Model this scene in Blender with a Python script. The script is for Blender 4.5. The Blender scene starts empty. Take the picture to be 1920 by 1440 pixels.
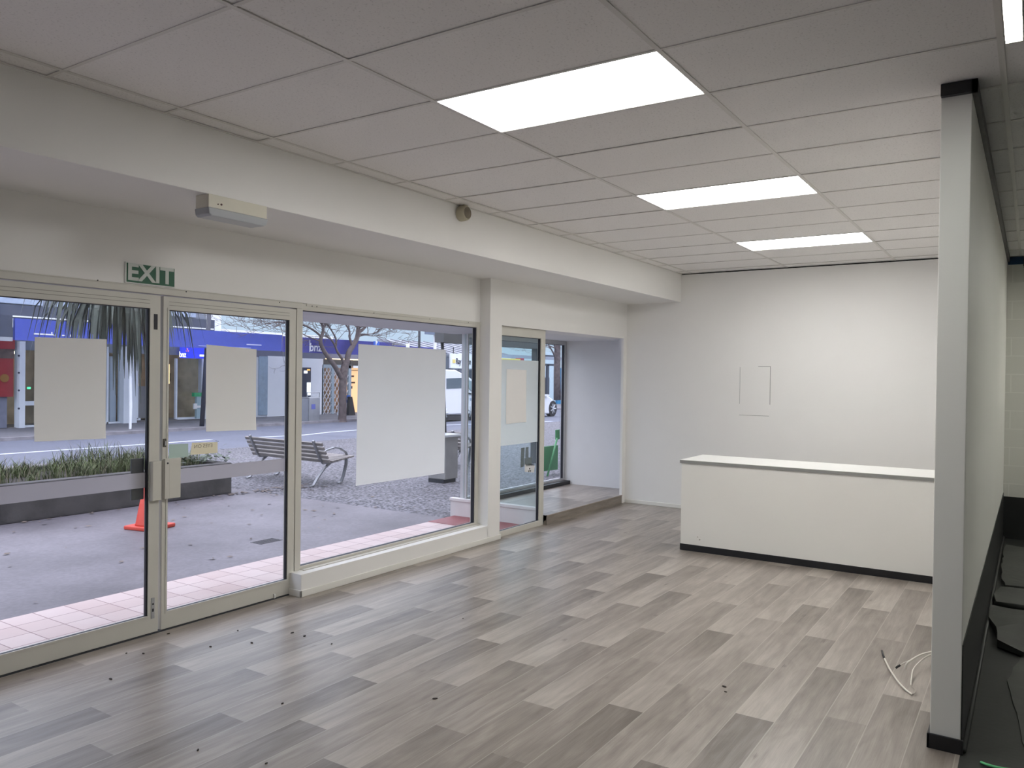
import bpy, bmesh, math, random
from mathutils import Vector, Matrix
random.seed(11)
S = bpy.context.scene
COL = S.collection
PI = math.pi

# ------------------------------------------------------------------ camera
F, YAW, PITCH, ROLL, CAMH = 1489.18, 0.580108, -0.0097945, -0.0127116, 1.7107
_c, _s = math.cos(YAW), math.sin(YAW)
FW = Vector((_c*math.cos(PITCH), _s*math.cos(PITCH), math.sin(PITCH)))
RT = Vector((_s, -_c, 0)); UP = RT.cross(FW)
CR, SR = math.cos(ROLL), math.sin(ROLL)
CP = Vector((0, 0, CAMH))
cam_r = CR*RT - SR*UP
cam_u = SR*RT + CR*UP
cd = bpy.data.cameras.new('camera'); cam = bpy.data.objects.new('camera', cd); COL.objects.link(cam)
cam.matrix_world = Matrix(((cam_r.x, cam_u.x, -FW.x, CP.x), (cam_r.y, cam_u.y, -FW.y, CP.y), (cam_r.z, cam_u.z, -FW.z, CP.z), (0, 0, 0, 1)))
cd.sensor_fit = 'HORIZONTAL'; cd.sensor_width = 36; cd.lens = F/1920*36
cd.clip_start = 0.02; cd.clip_end = 400
S.camera = cam

def at(px, py, ax, v):
    """survey helper: the point on the plane ax = v seen at a place of the photograph"""
    a, b = (px-960)/F, (py-720)/F
    u = a*CR-b*SR; w = a*SR+b*CR
    d = FW+u*RT-w*UP
    i = 'XYZ'.index(ax)
    return CP+d*((v-CP[i])/d[i])

# ------------------------------------------------------------------ materials
MATS = {}
def nodes(m):
    m.use_nodes = True
    nt = m.node_tree
    return nt, nt.nodes, nt.links, nt.nodes['Principled BSDF']

def pm(name, col, rough=0.6, metal=0.0, var=0.05, scale=6.0, bump=0.0, bscale=60.0, spec=None, stretch=None):
    if name in MATS: return MATS[name]
    m = bpy.data.materials.new(name); nt, N, L, P = nodes(m)
    tc = N.new('ShaderNodeTexCoord'); mp = N.new('ShaderNodeMapping')
    L.new(tc.outputs['Object'], mp.inputs['Vector'])
    if stretch: mp.inputs['Scale'].default_value = stretch
    nz = N.new('ShaderNodeTexNoise'); nz.inputs['Scale'].default_value = scale; nz.inputs['Detail'].default_value = 4
    L.new(mp.outputs['Vector'], nz.inputs['Vector'])
    rp = N.new('ShaderNodeValToRGB')
    lo = [max(0, c*(1-var)) for c in col]; hi = [min(1, c*(1+var)) for c in col]
    rp.color_ramp.elements[0].color = (*lo, 1); rp.color_ramp.elements[1].color = (*hi, 1)
    rp.color_ramp.elements[0].position = 0.3; rp.color_ramp.elements[1].position = 0.7
    L.new(nz.outputs['Fac'], rp.inputs['Fac']); L.new(rp.outputs['Color'], P.inputs['Base Color'])
    P.inputs['Roughness'].default_value = rough; P.inputs['Metallic'].default_value = metal
    if spec is not None: P.inputs['Specular IOR Level'].default_value = spec
    if bump:
        nb = N.new('ShaderNodeTexNoise'); nb.inputs['Scale'].default_value = bscale; nb.inputs['Detail'].default_value = 3
        L.new(mp.outputs['Vector'], nb.inputs['Vector'])
        bn = N.new('ShaderNodeBump'); bn.inputs['Strength'].default_value = bump; bn.inputs['Distance'].default_value = 0.01
        L.new(nb.outputs['Fac'], bn.inputs['Height']); L.new(bn.outputs['Normal'], P.inputs['Normal'])
    MATS[name] = m
    return m

def emit(name, col, strength):
    m = bpy.data.materials.new(name); nt, N, L, P = nodes(m)
    P.inputs['Base Color'].default_value = (*col, 1)
    P.inputs['Emission Color'].default_value = (*col, 1); P.inputs['Emission Strength'].default_value = strength
    return m

def film(name, col, opacity, trans=0.5, rough=0.7):
    """a translucent sheet: diffuse + translucent, partly see-through"""
    m = bpy.data.materials.new(name); nt, N, L, P = nodes(m)
    N.remove(P); out = N['Material Output']
    tc = N.new('ShaderNodeTexCoord'); nz = N.new('ShaderNodeTexNoise'); nz.inputs['Scale'].default_value = 2.0
    L.new(tc.outputs['Object'], nz.inputs['Vector'])
    rp = N.new('ShaderNodeValToRGB'); rp.color_ramp.elements[0].color = (*[c*.97 for c in col], 1); rp.color_ramp.elements[1].color = (*[min(1, c*1.03) for c in col], 1)
    L.new(nz.outputs['Fac'], rp.inputs['Fac'])
    d = N.new('ShaderNodeBsdfDiffuse'); t = N.new('ShaderNodeBsdfTranslucent')
    L.new(rp.outputs['Color'], d.inputs['Color']); L.new(rp.outputs['Color'], t.inputs['Color'])
    mx = N.new('ShaderNodeMixShader'); mx.inputs[0].default_value = trans
    L.new(d.outputs[0], mx.inputs[1]); L.new(t.outputs[0], mx.inputs[2])
    tr = N.new('ShaderNodeBsdfTransparent'); m2 = N.new('ShaderNodeMixShader'); m2.inputs[0].default_value = opacity
    L.new(tr.outputs[0], m2.inputs[1]); L.new(mx.outputs[0], m2.inputs[2]); L.new(m2.outputs[0], out.inputs['Surface'])
    return m

def glass_mat(name, tint=(0.97, 0.98, 0.98)):
    m = bpy.data.materials.new(name); nt, N, L, P = nodes(m)
    N.remove(P); out = N['Material Output']
    lw = N.new('ShaderNodeLayerWeight'); pw = N.new('ShaderNodeMath'); pw.operation = 'POWER'; pw.inputs[1].default_value = 4.0
    L.new(lw.outputs['Facing'], pw.inputs[0])
    fr = N.new('ShaderNodeMath'); fr.operation = 'MULTIPLY_ADD'; fr.inputs[1].default_value = 0.45; fr.inputs[2].default_value = 0.018
    L.new(pw.outputs[0], fr.inputs[0])
    tr = N.new('ShaderNodeBsdfTransparent'); tr.inputs['Color'].default_value = (*tint, 1)
    gl = N.new('ShaderNodeBsdfGlossy'); gl.inputs['Roughness'].default_value = 0.0
    mx = N.new('ShaderNodeMixShader')
    L.new(fr.outputs[0], mx.inputs[0]); L.new(tr.outputs[0], mx.inputs[1]); L.new(gl.outputs[0], mx.inputs[2]); L.new(mx.outputs[0], out.inputs['Surface'])
    return m

WALL = pm('white_wall_paint', (0.86, 0.85, 0.825), 0.55, var=0.012, scale=1.5, bump=0.03, bscale=180)
PART = pm('partition_paint', (0.84, 0.825, 0.775), 0.55, var=0.012, scale=1.5, bump=0.03, bscale=180)
TRIMW = pm('white_gloss_trim', (0.80, 0.79, 0.74), 0.35, var=0.01)
FRAME = pm('cream_powdercoat', (0.63, 0.615, 0.555), 0.4, var=0.03, scale=3)
FRAME2 = pm('silver_frame', (0.55, 0.55, 0.56), 0.4, metal=0.3, var=0.03)
GASK = pm('black_gasket', (0.012, 0.012, 0.02), 0.5)
BLACK = pm('black_skirting', (0.012, 0.012, 0.014), 0.35, var=0.1)
BLACKP = pm('black_wall_paint', (0.013, 0.013, 0.013), 0.5, var=0.15, bump=0.05)
RUBBER = pm('black_rubber_floor', (0.02, 0.021, 0.019), 0.55, var=0.2, scale=3, bump=0.08, bscale=30)
SHEETM = pm('grey_black_membrane', (0.065, 0.067, 0.060), 0.6, var=0.2, scale=4, bump=0.2, bscale=14)
TILE = None
STEEL = pm('brushed_steel', (0.45, 0.46, 0.48), 0.35, metal=0.8, var=0.08)
DSTEEL = pm('dark_steel', (0.05, 0.055, 0.065), 0.45, metal=0.3, var=0.1)
WPLAS = pm('white_plastic', (0.72, 0.70, 0.62), 0.45, var=0.02)
CREAMP = pm('cream_plastic', (0.50, 0.46, 0.34), 0.45, var=0.05)
GLASS = glass_mat('clear_glass')
GLASSG = glass_mat('green_tinted_glass', (0.93, 0.97, 0.97))

def ceiling_mat():
    m = bpy.data.materials.new('fissured_ceiling_tile'); nt, N, L, P = nodes(m)
    tc = N.new('ShaderNodeTexCoord')
    v = N.new('ShaderNodeTexNoise'); v.inputs['Scale'].default_value = 95; v.inputs['Detail'].default_value = 2; v.inputs['Roughness'].default_value = 0.6
    L.new(tc.outputs['Object'], v.inputs['Vector'])
    rp = N.new('ShaderNodeValToRGB'); e = rp.color_ramp.elements
    e[0].position = 0.28; e[0].color = (0.70, 0.685, 0.665, 1); e[1].position = 0.42; e[1].color = (0.89, 0.87, 0.85, 1)
    L.new(v.outputs['Fac'], rp.inputs['Fac']); L.new(rp.outputs['Color'], P.inputs['Base Color'])
    P.inputs['Roughness'].default_value = 0.9
    bn = N.new('ShaderNodeBump'); bn.inputs['Strength'].default_value = 0.12; bn.inputs['Distance'].default_value = 0.003
    L.new(v.outputs['Fac'], bn.inputs['Height']); L.new(bn.outputs['Normal'], P.inputs['Normal'])
    return m

def plank_mat():
    """printed vinyl plank: tone per plank from the colour attribute, grain stretched along the plank"""
    m = bpy.data.materials.new('grey_oak_vinyl_plank'); nt, N, L, P = nodes(m)
    at_ = N.new('ShaderNodeAttribute'); at_.attribute_name = 'plank'
    sp = N.new('ShaderNodeSeparateColor'); L.new(at_.outputs['Color'], sp.inputs['Color'])
    uv = N.new('ShaderNodeUVMap'); uv.uv_map = 'UVMap'
    sx = N.new('ShaderNodeSeparateXYZ'); L.new(uv.outputs['UV'], sx.inputs['Vector'])
    tc = N.new('ShaderNodeTexCoord')
    # per-plank shift of the grain
    cb = N.new('ShaderNodeCombineXYZ'); L.new(sp.outputs['Green'], cb.inputs['Z'])
    mz = N.new('ShaderNodeVectorMath'); mz.operation = 'SCALE'; mz.inputs['Scale'].default_value = 37.0; L.new(cb.outputs[0], mz.inputs[0])
    ad = N.new('ShaderNodeVectorMath'); ad.operation = 'ADD'; L.new(tc.outputs['Object'], ad.inputs[0]); L.new(mz.outputs[0], ad.inputs[1])
    def grain(scale, stretch, detail, dist=0.0):
        mp = N.new('ShaderNodeMapping'); mp.inputs['Scale'].default_value = stretch
        L.new(ad.outputs[0], mp.inputs['Vector'])
        n = N.new('ShaderNodeTexNoise'); n.inputs['Scale'].default_value = scale; n.inputs['Detail'].default_value = detail; n.inputs['Distortion'].default_value = dist
        L.new(mp.outputs['Vector'], n.inputs['Vector']); return n
    g1 = grain(1.7, (0.9, 12, 1), 6, 0.5); g2 = grain(9, (0.8, 22, 1), 5, 0.3); g3 = grain(1.3, (1.5, 5.5, 1), 4, 1.6)
    def math_(op, a, b=None, c=None):
        n = N.new('ShaderNodeMath'); n.operation = op
        for i, q in enumerate((a, b, c)):
            if q is None: continue
            if isinstance(q, (int, float)): n.inputs[i].default_value = q
            else: L.new(q, n.inputs[i])
        return n.outputs[0]
    # value = tone + gradient along the plank + grain
    u = math_('SUBTRACT', sx.outputs['X'], 0.5)
    gr = math_('MULTIPLY', u, math_('SUBTRACT', sp.outputs['Blue'], 0.5))
    v = math_('MULTIPLY_ADD', gr, 1.25, math_('MULTIPLY_ADD', math_('SUBTRACT', sp.outputs['Red'], 0.5), 0.13, 0.5))
    v = math_('MULTIPLY_ADD', math_('SUBTRACT', g1.outputs['Fac'], 0.5), 0.72, v)
    v = math_('MULTIPLY_ADD', math_('SUBTRACT', g2.outputs['Fac'], 0.5), 0.35, v)
    v = math_('MULTIPLY_ADD', math_('SUBTRACT', g3.outputs['Fac'], 0.5), 0.55, v)
    # small knots
    mk_ = N.new('ShaderNodeMapping'); mk_.inputs['Scale'].default_value = (1.0, 2.6, 1); L.new(ad.outputs[0], mk_.inputs['Vector'])
    vo = N.new('ShaderNodeTexVoronoi'); vo.inputs['Scale'].default_value = 1.9; L.new(mk_.outputs['Vector'], vo.inputs['Vector'])
    kn = N.new('ShaderNodeMapRange'); kn.inputs['From Min'].default_value = 0.02; kn.inputs['From Max'].default_value = 0.075; kn.inputs['To Min'].default_value = 0.30; kn.inputs['To Max'].default_value = 0.0
    L.new(math_('MULTIPLY_ADD', math_('SUBTRACT', g2.outputs['Fac'], 0.5), 0.16, vo.outputs['Distance']), kn.inputs['Value'])
    v = math_('SUBTRACT', v, kn.outputs[0])
    rp = N.new('ShaderNodeValToRGB'); e = rp.color_ramp.elements
    e[0].position = 0.12; e[0].color = (0.155, 0.130, 0.110, 1); e[1].position = 0.90; e[1].color = (0.45, 0.405, 0.355, 1)
    k = e.new(0.5); k.color = (0.285, 0.248, 0.215, 1)
    L.new(v, rp.inputs['Fac'])
    # pale bevel line along the long edges
    ed = math_('ABSOLUTE', math_('SUBTRACT', sx.outputs['Y'], 0.5)); em = math_('GREATER_THAN', ed, 0.488)
    mx = N.new('ShaderNodeMix'); mx.data_type = 'RGBA'; L.new(math_('MULTIPLY', em, 0.55), mx.inputs['Factor'])
    L.new(rp.outputs['Color'], mx.inputs[6]); mx.inputs[7].default_value = (0.50, 0.46, 0.41, 1)
    L.new(mx.outputs[2], P.inputs['Base Color'])
    P.inputs['Roughness'].default_value = 0.31
    bn = N.new('ShaderNodeBump'); bn.inputs['Strength'].default_value = 0.10; bn.inputs['Distance'].default_value = 0.004
    L.new(g2.outputs['Fac'], bn.inputs['Height']); L.new(bn.outputs['Normal'], P.inputs['Normal'])
    return m
PLANK = plank_mat()

def paving_mat():
    m = bpy.data.materials.new('pale_entry_paving'); nt, N, L, P = nodes(m)
    tc = N.new('ShaderNodeTexCoord')
    br = N.new('ShaderNodeTexBrick'); br.offset = 0.0; br.inputs['Scale'].default_value = 1.0
    br.inputs['Brick Width'].default_value = 0.22; br.inputs['Row Height'].default_value = 0.22; br.inputs['Mortar Size'].default_value = 0.004
    br.inputs['Color1'].default_value = (0.60, 0.50, 0.48, 1); br.inputs['Color2'].default_value = (0.70, 0.62, 0.60, 1); br.inputs['Mortar'].default_value = (0.30, 0.22, 0.22, 1)
    L.new(tc.outputs['Object'], br.inputs['Vector'])
    nz = N.new('ShaderNodeTexNoise'); nz.inputs['Scale'].default_value = 2.5; nz.inputs['Detail'].default_value = 4; L.new(tc.outputs['Object'], nz.inputs['Vector'])
    rp = N.new('ShaderNodeValToRGB'); rp.color_ramp.elements[0].color = (0.85, 0.74, 0.74, 1); rp.color_ramp.elements[1].color = (1, 1, 1, 1)
    L.new(nz.outputs['Fac'], rp.inputs['Fac'])
    mu = N.new('ShaderNodeMix'); mu.data_type = 'RGBA'; mu.blend_type = 'MULTIPLY'; mu.inputs['Factor'].default_value = 1
    L.new(br.outputs['Color'], mu.inputs[6]); L.new(rp.outputs['Color'], mu.inputs[7]); L.new(mu.outputs[2], P.inputs['Base Color'])
    P.inputs['Roughness'].default_value = 0.6
    return m

def asphalt_mat(name, col, fleck, scale, rough=0.75, big=0.3):
    m = bpy.data.materials.new(name); nt, N, L, P = nodes(m)
    tc = N.new('ShaderNodeTexCoord')
    a = N.new('ShaderNodeTexNoise'); a.inputs['Scale'].default_value = scale; a.inputs['Detail'].default_value = 3; L.new(tc.outputs['Object'], a.inputs['Vector'])
    b = N.new('ShaderNodeTexNoise'); b.inputs['Scale'].default_value = 0.9; b.inputs['Detail'].default_value = 5; L.new(tc.outputs['Object'], b.inputs['Vector'])
    rp = N.new('ShaderNodeValToRGB'); e = rp.color_ramp.elements
    e[0].position = 0.35; e[0].color = (*[c*(1-fleck) for c in col], 1); e[1].position = 0.65; e[1].color = (*[min(1, c*(1+fleck)) for c in col], 1)
    L.new(a.outputs['Fac'], rp.inputs['Fac'])
    r2 = N.new('ShaderNodeValToRGB'); r2.color_ramp.elements[0].position = .3; r2.color_ramp.elements[1].position = .7
    r2.color_ramp.elements[0].color = (1-big, 1-big, 1-big, 1); r2.color_ramp.elements[1].color = (1, 1, 1, 1)
    L.new(b.outputs['Fac'], r2.inputs['Fac'])
    mu = N.new('ShaderNodeMix'); mu.data_type = 'RGBA'; mu.blend_type = 'MULTIPLY'; mu.inputs['Factor'].default_value = 1
    L.new(rp.outputs['Color'], mu.inputs[6]); L.new(r2.outputs['Color'], mu.inputs[7]); L.new(mu.outputs[2], P.inputs['Base Color'])
    P.inputs['Roughness'].default_value = rough
    bn = N.new('ShaderNodeBump'); bn.inputs['Strength'].default_value = 0.3; bn.inputs['Distance'].default_value = 0.006
    L.new(a.outputs['Fac'], bn.inputs['Height']); L.new(bn.outputs['Normal'], P.inputs['Normal'])
    return m

def block_mat():
    m = bpy.data.materials.new('painted_block_wall'); nt, N, L, P = nodes(m)
    tc = N.new('ShaderNodeTexCoord'); mp = N.new('ShaderNodeMapping'); mp.inputs['Rotation'].default_value = (0, PI/2, 0)
    sep = N.new('ShaderNodeSeparateXYZ'); cb = N.new('ShaderNodeCombineXYZ')
    L.new(tc.outputs['Object'], sep.inputs[0]); L.new(sep.outputs['Y'], cb.inputs['X']); L.new(sep.outputs['Z'], cb.inputs['Y'])
    br = N.new('ShaderNodeTexBrick'); br.inputs['Scale'].default_value = 1
    br.inputs['Brick Width'].default_value = 0.4; br.inputs['Row Height'].default_value = 0.2; br.inputs['Mortar Size'].default_value = 0.006
    br.inputs['Color1'].default_value = (0.66, 0.65, 0.60, 1); br.inputs['Color2'].default_value = (0.68, 0.67, 0.62, 1); br.inputs['Mortar'].default_value = (0.74, 0.73, 0.68, 1)
    L.new(cb.outputs[0], br.inputs['Vector']); L.new(br.outputs['Color'], P.inputs['Base Color'])
    bn = N.new('ShaderNodeBump'); bn.inputs['Strength'].default_value = 0.4; bn.inputs['Distance'].default_value = 0.01
    L.new(br.outputs['Fac'], bn.inputs['Height']); L.new(bn.outputs['Normal'], P.inputs['Normal'])
    P.inputs['Roughness'].default_value = 0.5
    return m

# ------------------------------------------------------------------ mesh helpers
class B:
    def __init__(s): s.bm = bmesh.new()
    def box(s, x0, x1, y0, y1, z0, z1):
        v = [s.bm.verts.new((x, y, z)) for x in (x0, x1) for y in (y0, y1) for z in (z0, z1)]
        for f in ((0, 1, 3, 2), (4, 6, 7, 5), (0, 4, 5, 1), (2, 3, 7, 6), (0, 2, 6, 4), (1, 5, 7, 3)):
            s.bm.faces.new([v[i] for i in f])
        return s
    def obox(s, c, half, R):
        v = []
        for a in (-1, 1):
            for b in (-1, 1):
                for d in (-1, 1):
                    v.append(s.bm.verts.new(Vector(c)+R@Vector((a*half[0], b*half[1], d*half[2]))))
        for f in ((0, 1, 3, 2), (4, 6, 7, 5), (0, 4, 5, 1), (2, 3, 7, 6), (0, 2, 6, 4), (1, 5, 7, 3)):
            s.bm.faces.new([v[i] for i in f])
        return s
    def prism(s, pts, axis, a, b):
        """2-D outline extruded along axis from a to b; pts are the two other coordinates in x,y,z order"""
        def P(p, t):
            return {'X': (t, p[0], p[1]), 'Y': (p[0], t, p[1]), 'Z': (p[0], p[1], t)}[axis]
        A = [s.bm.verts.new(P(p, a)) for p in pts]; Bv = [s.bm.verts.new(P(p, b)) for p in pts]
        n = len(pts)
        s.bm.faces.new(A); s.bm.faces.new(Bv[::-1])
        for i in range(n): s.bm.faces.new((A[i], Bv[i], Bv[(i+1) % n], A[(i+1) % n]))
        return s
    def tube(s, pts, r, n=8, cap=True):
        pts = [Vector(p) for p in pts]; rs = r if isinstance(r, (list, tuple)) else [r]*len(pts)
        rings = []; prev = None
        for i, p in enumerate(pts):
            d = (pts[min(i+1, len(pts)-1)]-pts[max(i-1, 0)])
            if d.length < 1e-9: d = Vector((0, 0, 1))
            d.normalize()
            if prev is None: ref = Vector((0, 0, 1)) if abs(d.z) < .9 else Vector((1, 0, 0)); e1 = d.cross(ref).normalized()
            else:
                e1 = prev-d*prev.dot(d)
                e1 = e1.normalized() if e1.length > 1e-6 else d.orthogonal().normalized()
            prev = e1; e2 = d.cross(e1)
            rings.append([s.bm.verts.new(p+rs[i]*(math.cos(2*PI*k/n)*e1+math.sin(2*PI*k/n)*e2)) for k in range(n)])
        for a, b in zip(rings, rings[1:]):
            for k in range(n): s.bm.faces.new((a[k], a[(k+1) % n], b[(k+1) % n], b[k]))
        if cap: s.bm.faces.new(rings[0][::-1]); s.bm.faces.new(rings[-1])
        return s
    def lathe(s, prof, c, axis=(0, 0, 1), n=24):
        ax = Vector(axis).normalized(); e1 = ax.orthogonal().normalized(); e2 = ax.cross(e1); c = Vector(c); rings = []
        for r, h in prof:
            rings.append([s.bm.verts.new(c+ax*h+max(r, 1e-5)*(math.cos(2*PI*k/n)*e1+math.sin(2*PI*k/n)*e2)) for k in range(n)])
        for a, b in zip(rings, rings[1:]):
            for k in range(n): s.bm.faces.new((a[k], a[(k+1) % n], b[(k+1) % n], b[k]))
        s.bm.faces.new(rings[0][::-1]); s.bm.faces.new(rings[-1])
        return s
    def face(s, pts):
        s.bm.faces.new([s.bm.verts.new(p) for p in pts]); return s
    def frame(s, x0, x1, z0, z1, y0, y1, l, r, b, t):
        """a rectangular frame in the XZ plane, as one ring"""
        o = [(x0, z0), (x1, z0), (x1, z1), (x0, z1)]; i = [(x0+l, z0+b), (x1-r, z0+b), (x1-r, z1-t), (x0+l, z1-t)]
        V = {}
        for nm, ps in (('o', o), ('i', i)):
            for y in (y0, y1):
                V[nm, y] = [s.bm.verts.new((p[0], y, p[1])) for p in ps]
        for k in range(4):
            j = (k+1) % 4
            s.bm.faces.new((V['o', y0][k], V['o', y0][j], V['i', y0][j], V['i', y0][k]))
            s.bm.faces.new((V['o', y1][j], V['o', y1][k], V['i', y1][k], V['i', y1][j]))
            s.bm.faces.new((V['o', y0][j], V['o', y0][k], V['o', y1][k], V['o', y1][j]))
            s.bm.faces.new((V['i', y0][k], V['i', y0][j], V['i', y1][j], V['i', y1][k]))
        return s
    def done(s, name, mat, parent=None, bevel=0.0, smooth=False, seg=2):
        if parent is not None:
            r = parent; off = Vector((0, 0, 0))
            while r is not None: off += r.location; r = r.parent
            bmesh.ops.translate(s.bm, vec=-off, verts=s.bm.verts)
        bmesh.ops.recalc_face_normals(s.bm, faces=s.bm.faces)
        me = bpy.data.meshes.new(name); s.bm.to_mesh(me); s.bm.free()
        if smooth:
            for p in me.polygons: p.use_smooth = True
        o = bpy.data.objects.new(name, me); COL.objects.link(o)
        if mat is not None: me.materials.append(mat)
        if parent is not None: o.parent = parent
        if bevel:
            md = o.modifiers.new('bevel', 'BEVEL'); md.width = bevel; md.segments = seg; md.limit_method = 'ANGLE'; md.angle_limit = 0.6
        return o

def tag(o, label, cat, group=None, kind=None):
    o['label'] = label; o['category'] = cat
    if group: o['group'] = group
    if kind: o['kind'] = kind
    return o
def thing(name, label, cat, loc, group=None):
    o = bpy.data.objects.new(name, None); COL.objects.link(o); o.location = loc; o.empty_display_size = 0.1
    return tag(o, label, cat, group)
def struct(o, label=None, cat=None):
    o['kind'] = 'structure'
    if label: o['label'] = label
    if cat: o['category'] = cat
    return o
def sroot(name, loc, label, cat):
    o = bpy.data.objects.new(name, None); COL.objects.link(o); o.location = loc
    return struct(o, label, cat)
def copy_tree(o, parent=None):
    c = o.copy(); COL.objects.link(c)
    if parent is not None: c.parent = parent
    for ch in list(o.children): copy_tree(ch, c)
    return c
def text(name, s, size, loc, mat, parent, bold=0.0, ext=0.001, mirror=False, align='CENTER', sx=1.0, shear=0.0, fit=None):
    """lettering on a surface that faces -Y"""
    cu = bpy.data.curves.new(name, 'FONT'); cu.body = s; cu.size = size; cu.extrude = ext; cu.offset = bold; cu.align_x = align; cu.align_y = 'CENTER'; cu.shear = shear
    t = bpy.data.objects.new(name+'_tmp', cu); COL.objects.link(t)
    dg = bpy.context.evaluated_depsgraph_get(); me = bpy.data.meshes.new_from_object(t.evaluated_get(dg))
    bpy.data.objects.remove(t); bpy.data.curves.remove(cu)
    k = -1 if mirror else 1
    M = Matrix(((sx*k, 0, 0, 0), (0, 0, -1, 0), (0, 1, 0, 0), (0, 0, 0, 1)))
    me.transform(M)
    if fit:                                   # spread the word between two X positions
        xs = [v.co.x for v in me.vertices]; a, b = min(xs), max(xs); k = (fit[1]-fit[0])/(b-a)
        me.transform(Matrix.Translation((fit[0]-loc[0]-a*k, 0, 0)) @ Matrix.Diagonal((k, 1, 1, 1)))
    off = Vector((0, 0, 0)); r = parent
    while r is not None: off += r.location; r = r.parent
    me.transform(Matrix.Translation(Vector(loc)-off))
    me.materials.clear(); me.materials.append(mat)
    o = bpy.data.objects.new(name, me); COL.objects.link(o); o.parent = parent
    return o

# ================================================================== THE ROOM
ZC = 3.0816      # ceiling
XB = 9.957       # far white wall
YF = 3.8825      # fascia face
ZS = 2.712       # fascia underside
YD = 4.78        # shopfront frame face
YW = 4.655       # sill wall / pier face
XR = 10.27       # block wall of the side room
X0, Y0 = -3.0, -3.6

def plank_floor(name, x0, x1, y0, y1, z, rnd, known=None, wid=0.1955, yo=0.464, length=1.495):
    bm = bmesh.new(); uvl = bm.loops.layers.uv.new('UVMap'); cl = bm.loops.layers.float_color.new('plank')
    k0 = math.floor((y0-yo)/wid); k1 = math.ceil((y1-yo)/wid)
    for k in range(k0, k1):
        a, b = yo+k*wid, yo+(k+1)*wid
        ca, cb = max(a, y0), min(b, y1)
        if cb-ca < 1e-4: continue
        j = known[k] if known and k in known else rnd.uniform(0, length)
        n0 = math.floor((x0-j)/length)
        n = n0
        while j+n*length < x1:
            p, q = j+n*length, j+(n+1)*length
            cp, cq = max(p, x0), min(q, x1)
            col = (rnd.random(), rnd.random(), 0.5-0.5*rnd.random()**0.8, 1)
            vs = [bm.verts.new(v) for v in ((cp, ca, z), (cq, ca, z), (cq, cb, z), (cp, cb, z))]
            f = bm.faces.new(vs)
            for lp, (x, y) in zip(f.loops, ((cp, ca), (cq, ca), (cq, cb), (cp, cb))):
                lp[uvl].uv = ((x-p)/length, (y-a)/wid); lp[cl] = col
            n += 1
    # slab under the planks
    t = 0.06
    v = [bm.verts.new(c) for c in ((x0, y0, z-t), (x1, y0, z-t), (x1, y1, z-t), (x0, y1, z-t))]
    bm.faces.new(v[::-1])
    w = [bm.verts.new(c) for c in ((x0, y0, z), (x1, y0, z), (x1, y1, z), (x0, y1, z))]
    for i in range(4): bm.faces.new((v[i], v[(i+1) % 4], w[(i+1) % 4], w[i]))
    me = bpy.data.meshes.new(name); bm.to_mesh(me); bm.free(); me.materials.append(PLANK)
    o = bpy.data.objects.new(name, me); COL.objects.link(o); return o
known = {0: 4.74, 1: 4.26, 2: 4.96, 3: 4.03, 4: 4.787, 5: 4.235, 6: 3.76, 7: 4.46, 8: 3.536, 9: 4.54, 10: 3.99, 11: 3.49, 12: 4.2,
         13: 3.27, 14: 4.03, 15: 3.48, 16: 3.0, 17: 3.7, 18: 2.8, 19: 3.5, 20: 3.0, 21: 2.5}
struct(plank_floor('floor', X0, XB+.03, 0.251, YD+0.06, 0.0, random.Random(4), known), 'grey oak vinyl plank floor of the shop', 'floor')
struct(B().box(X0, XR+.05, Y0, 0.251, -0.06, 0.0).done('floor', RUBBER), 'black rubber floor of the side room right of the partition', 'floor')

# ceiling tiles, one slab with the three light openings left for the panels, and the exposed grid
GX0, GY1 = 3.1159, 2.5301
CEIL = ceiling_mat()
cb = B()
nmin = math.floor((X0-GX0)/0.6); nmax = math.ceil((XR-GX0)/0.6)
rows = [(GY1+1.2*k) for k in range(-6, 2)]
ys = [Y0]+[y for y in rows if Y0 < y < YF]+[YF+.02]
LIGHTN = (0, 4, 8)
trng = random.Random(5)
for n in range(nmin, nmax):
    xa, xb = max(GX0+.6*n, X0), min(GX0+.6*(n+1), XR+.05)
    if xb-xa < .005: continue
    for a, b in zip(ys, ys[1:]):
        if n in LIGHTN and abs(b-GY1) < 1e-6: continue
        dz = trng.uniform(0, .0025)
        cb.box(xa+.001, xb-.001, a+.001, b-.001, ZC+.003+dz, ZC+.02)
struct(cb.done('ceiling', CEIL), 'suspended ceiling of fissured off-white tiles', 'ceiling')
struct(B().box(X0, XR+.1, Y0, YF+.1, ZC+.14, ZC+.2).done('ceiling', WALL), 'slab above the ceiling tiles', 'ceiling')
GRID = pm('ceiling_grid_enamel', (0.74, 0.72, 0.685), 0.5, var=0.02)
gb = B()
for y in ys[1:-1]: gb.box(X0, XR, y-.012, y+.012, ZC-.001, ZC+.003).box(X0, XR, y-.002, y+.002, ZC+.003, ZC+.03)
for n in range(nmin+1, nmax):
    x = GX0+.6*n
    for a, b in zip(ys, ys[1:]):
        gb.box(x-.009, x+.009, a+.012, b-.012, ZC-.0002, ZC+.003)
gb.box(X0, XB, YF-.018, YF-.001, ZC-.002, ZC+.003)
struct(gb.done('trim_1', GRID), 'cream metal grid holding the ceiling tiles', 'ceiling grid')

# fascia (bulkhead) over the shopfront
struct(B().box(X0, XB+.05, YF, 5.3, ZS, ZC+.2).done('wall_bulkhead', WALL, bevel=.004), 'deep white bulkhead above the shop doors', 'bulkhead')
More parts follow.
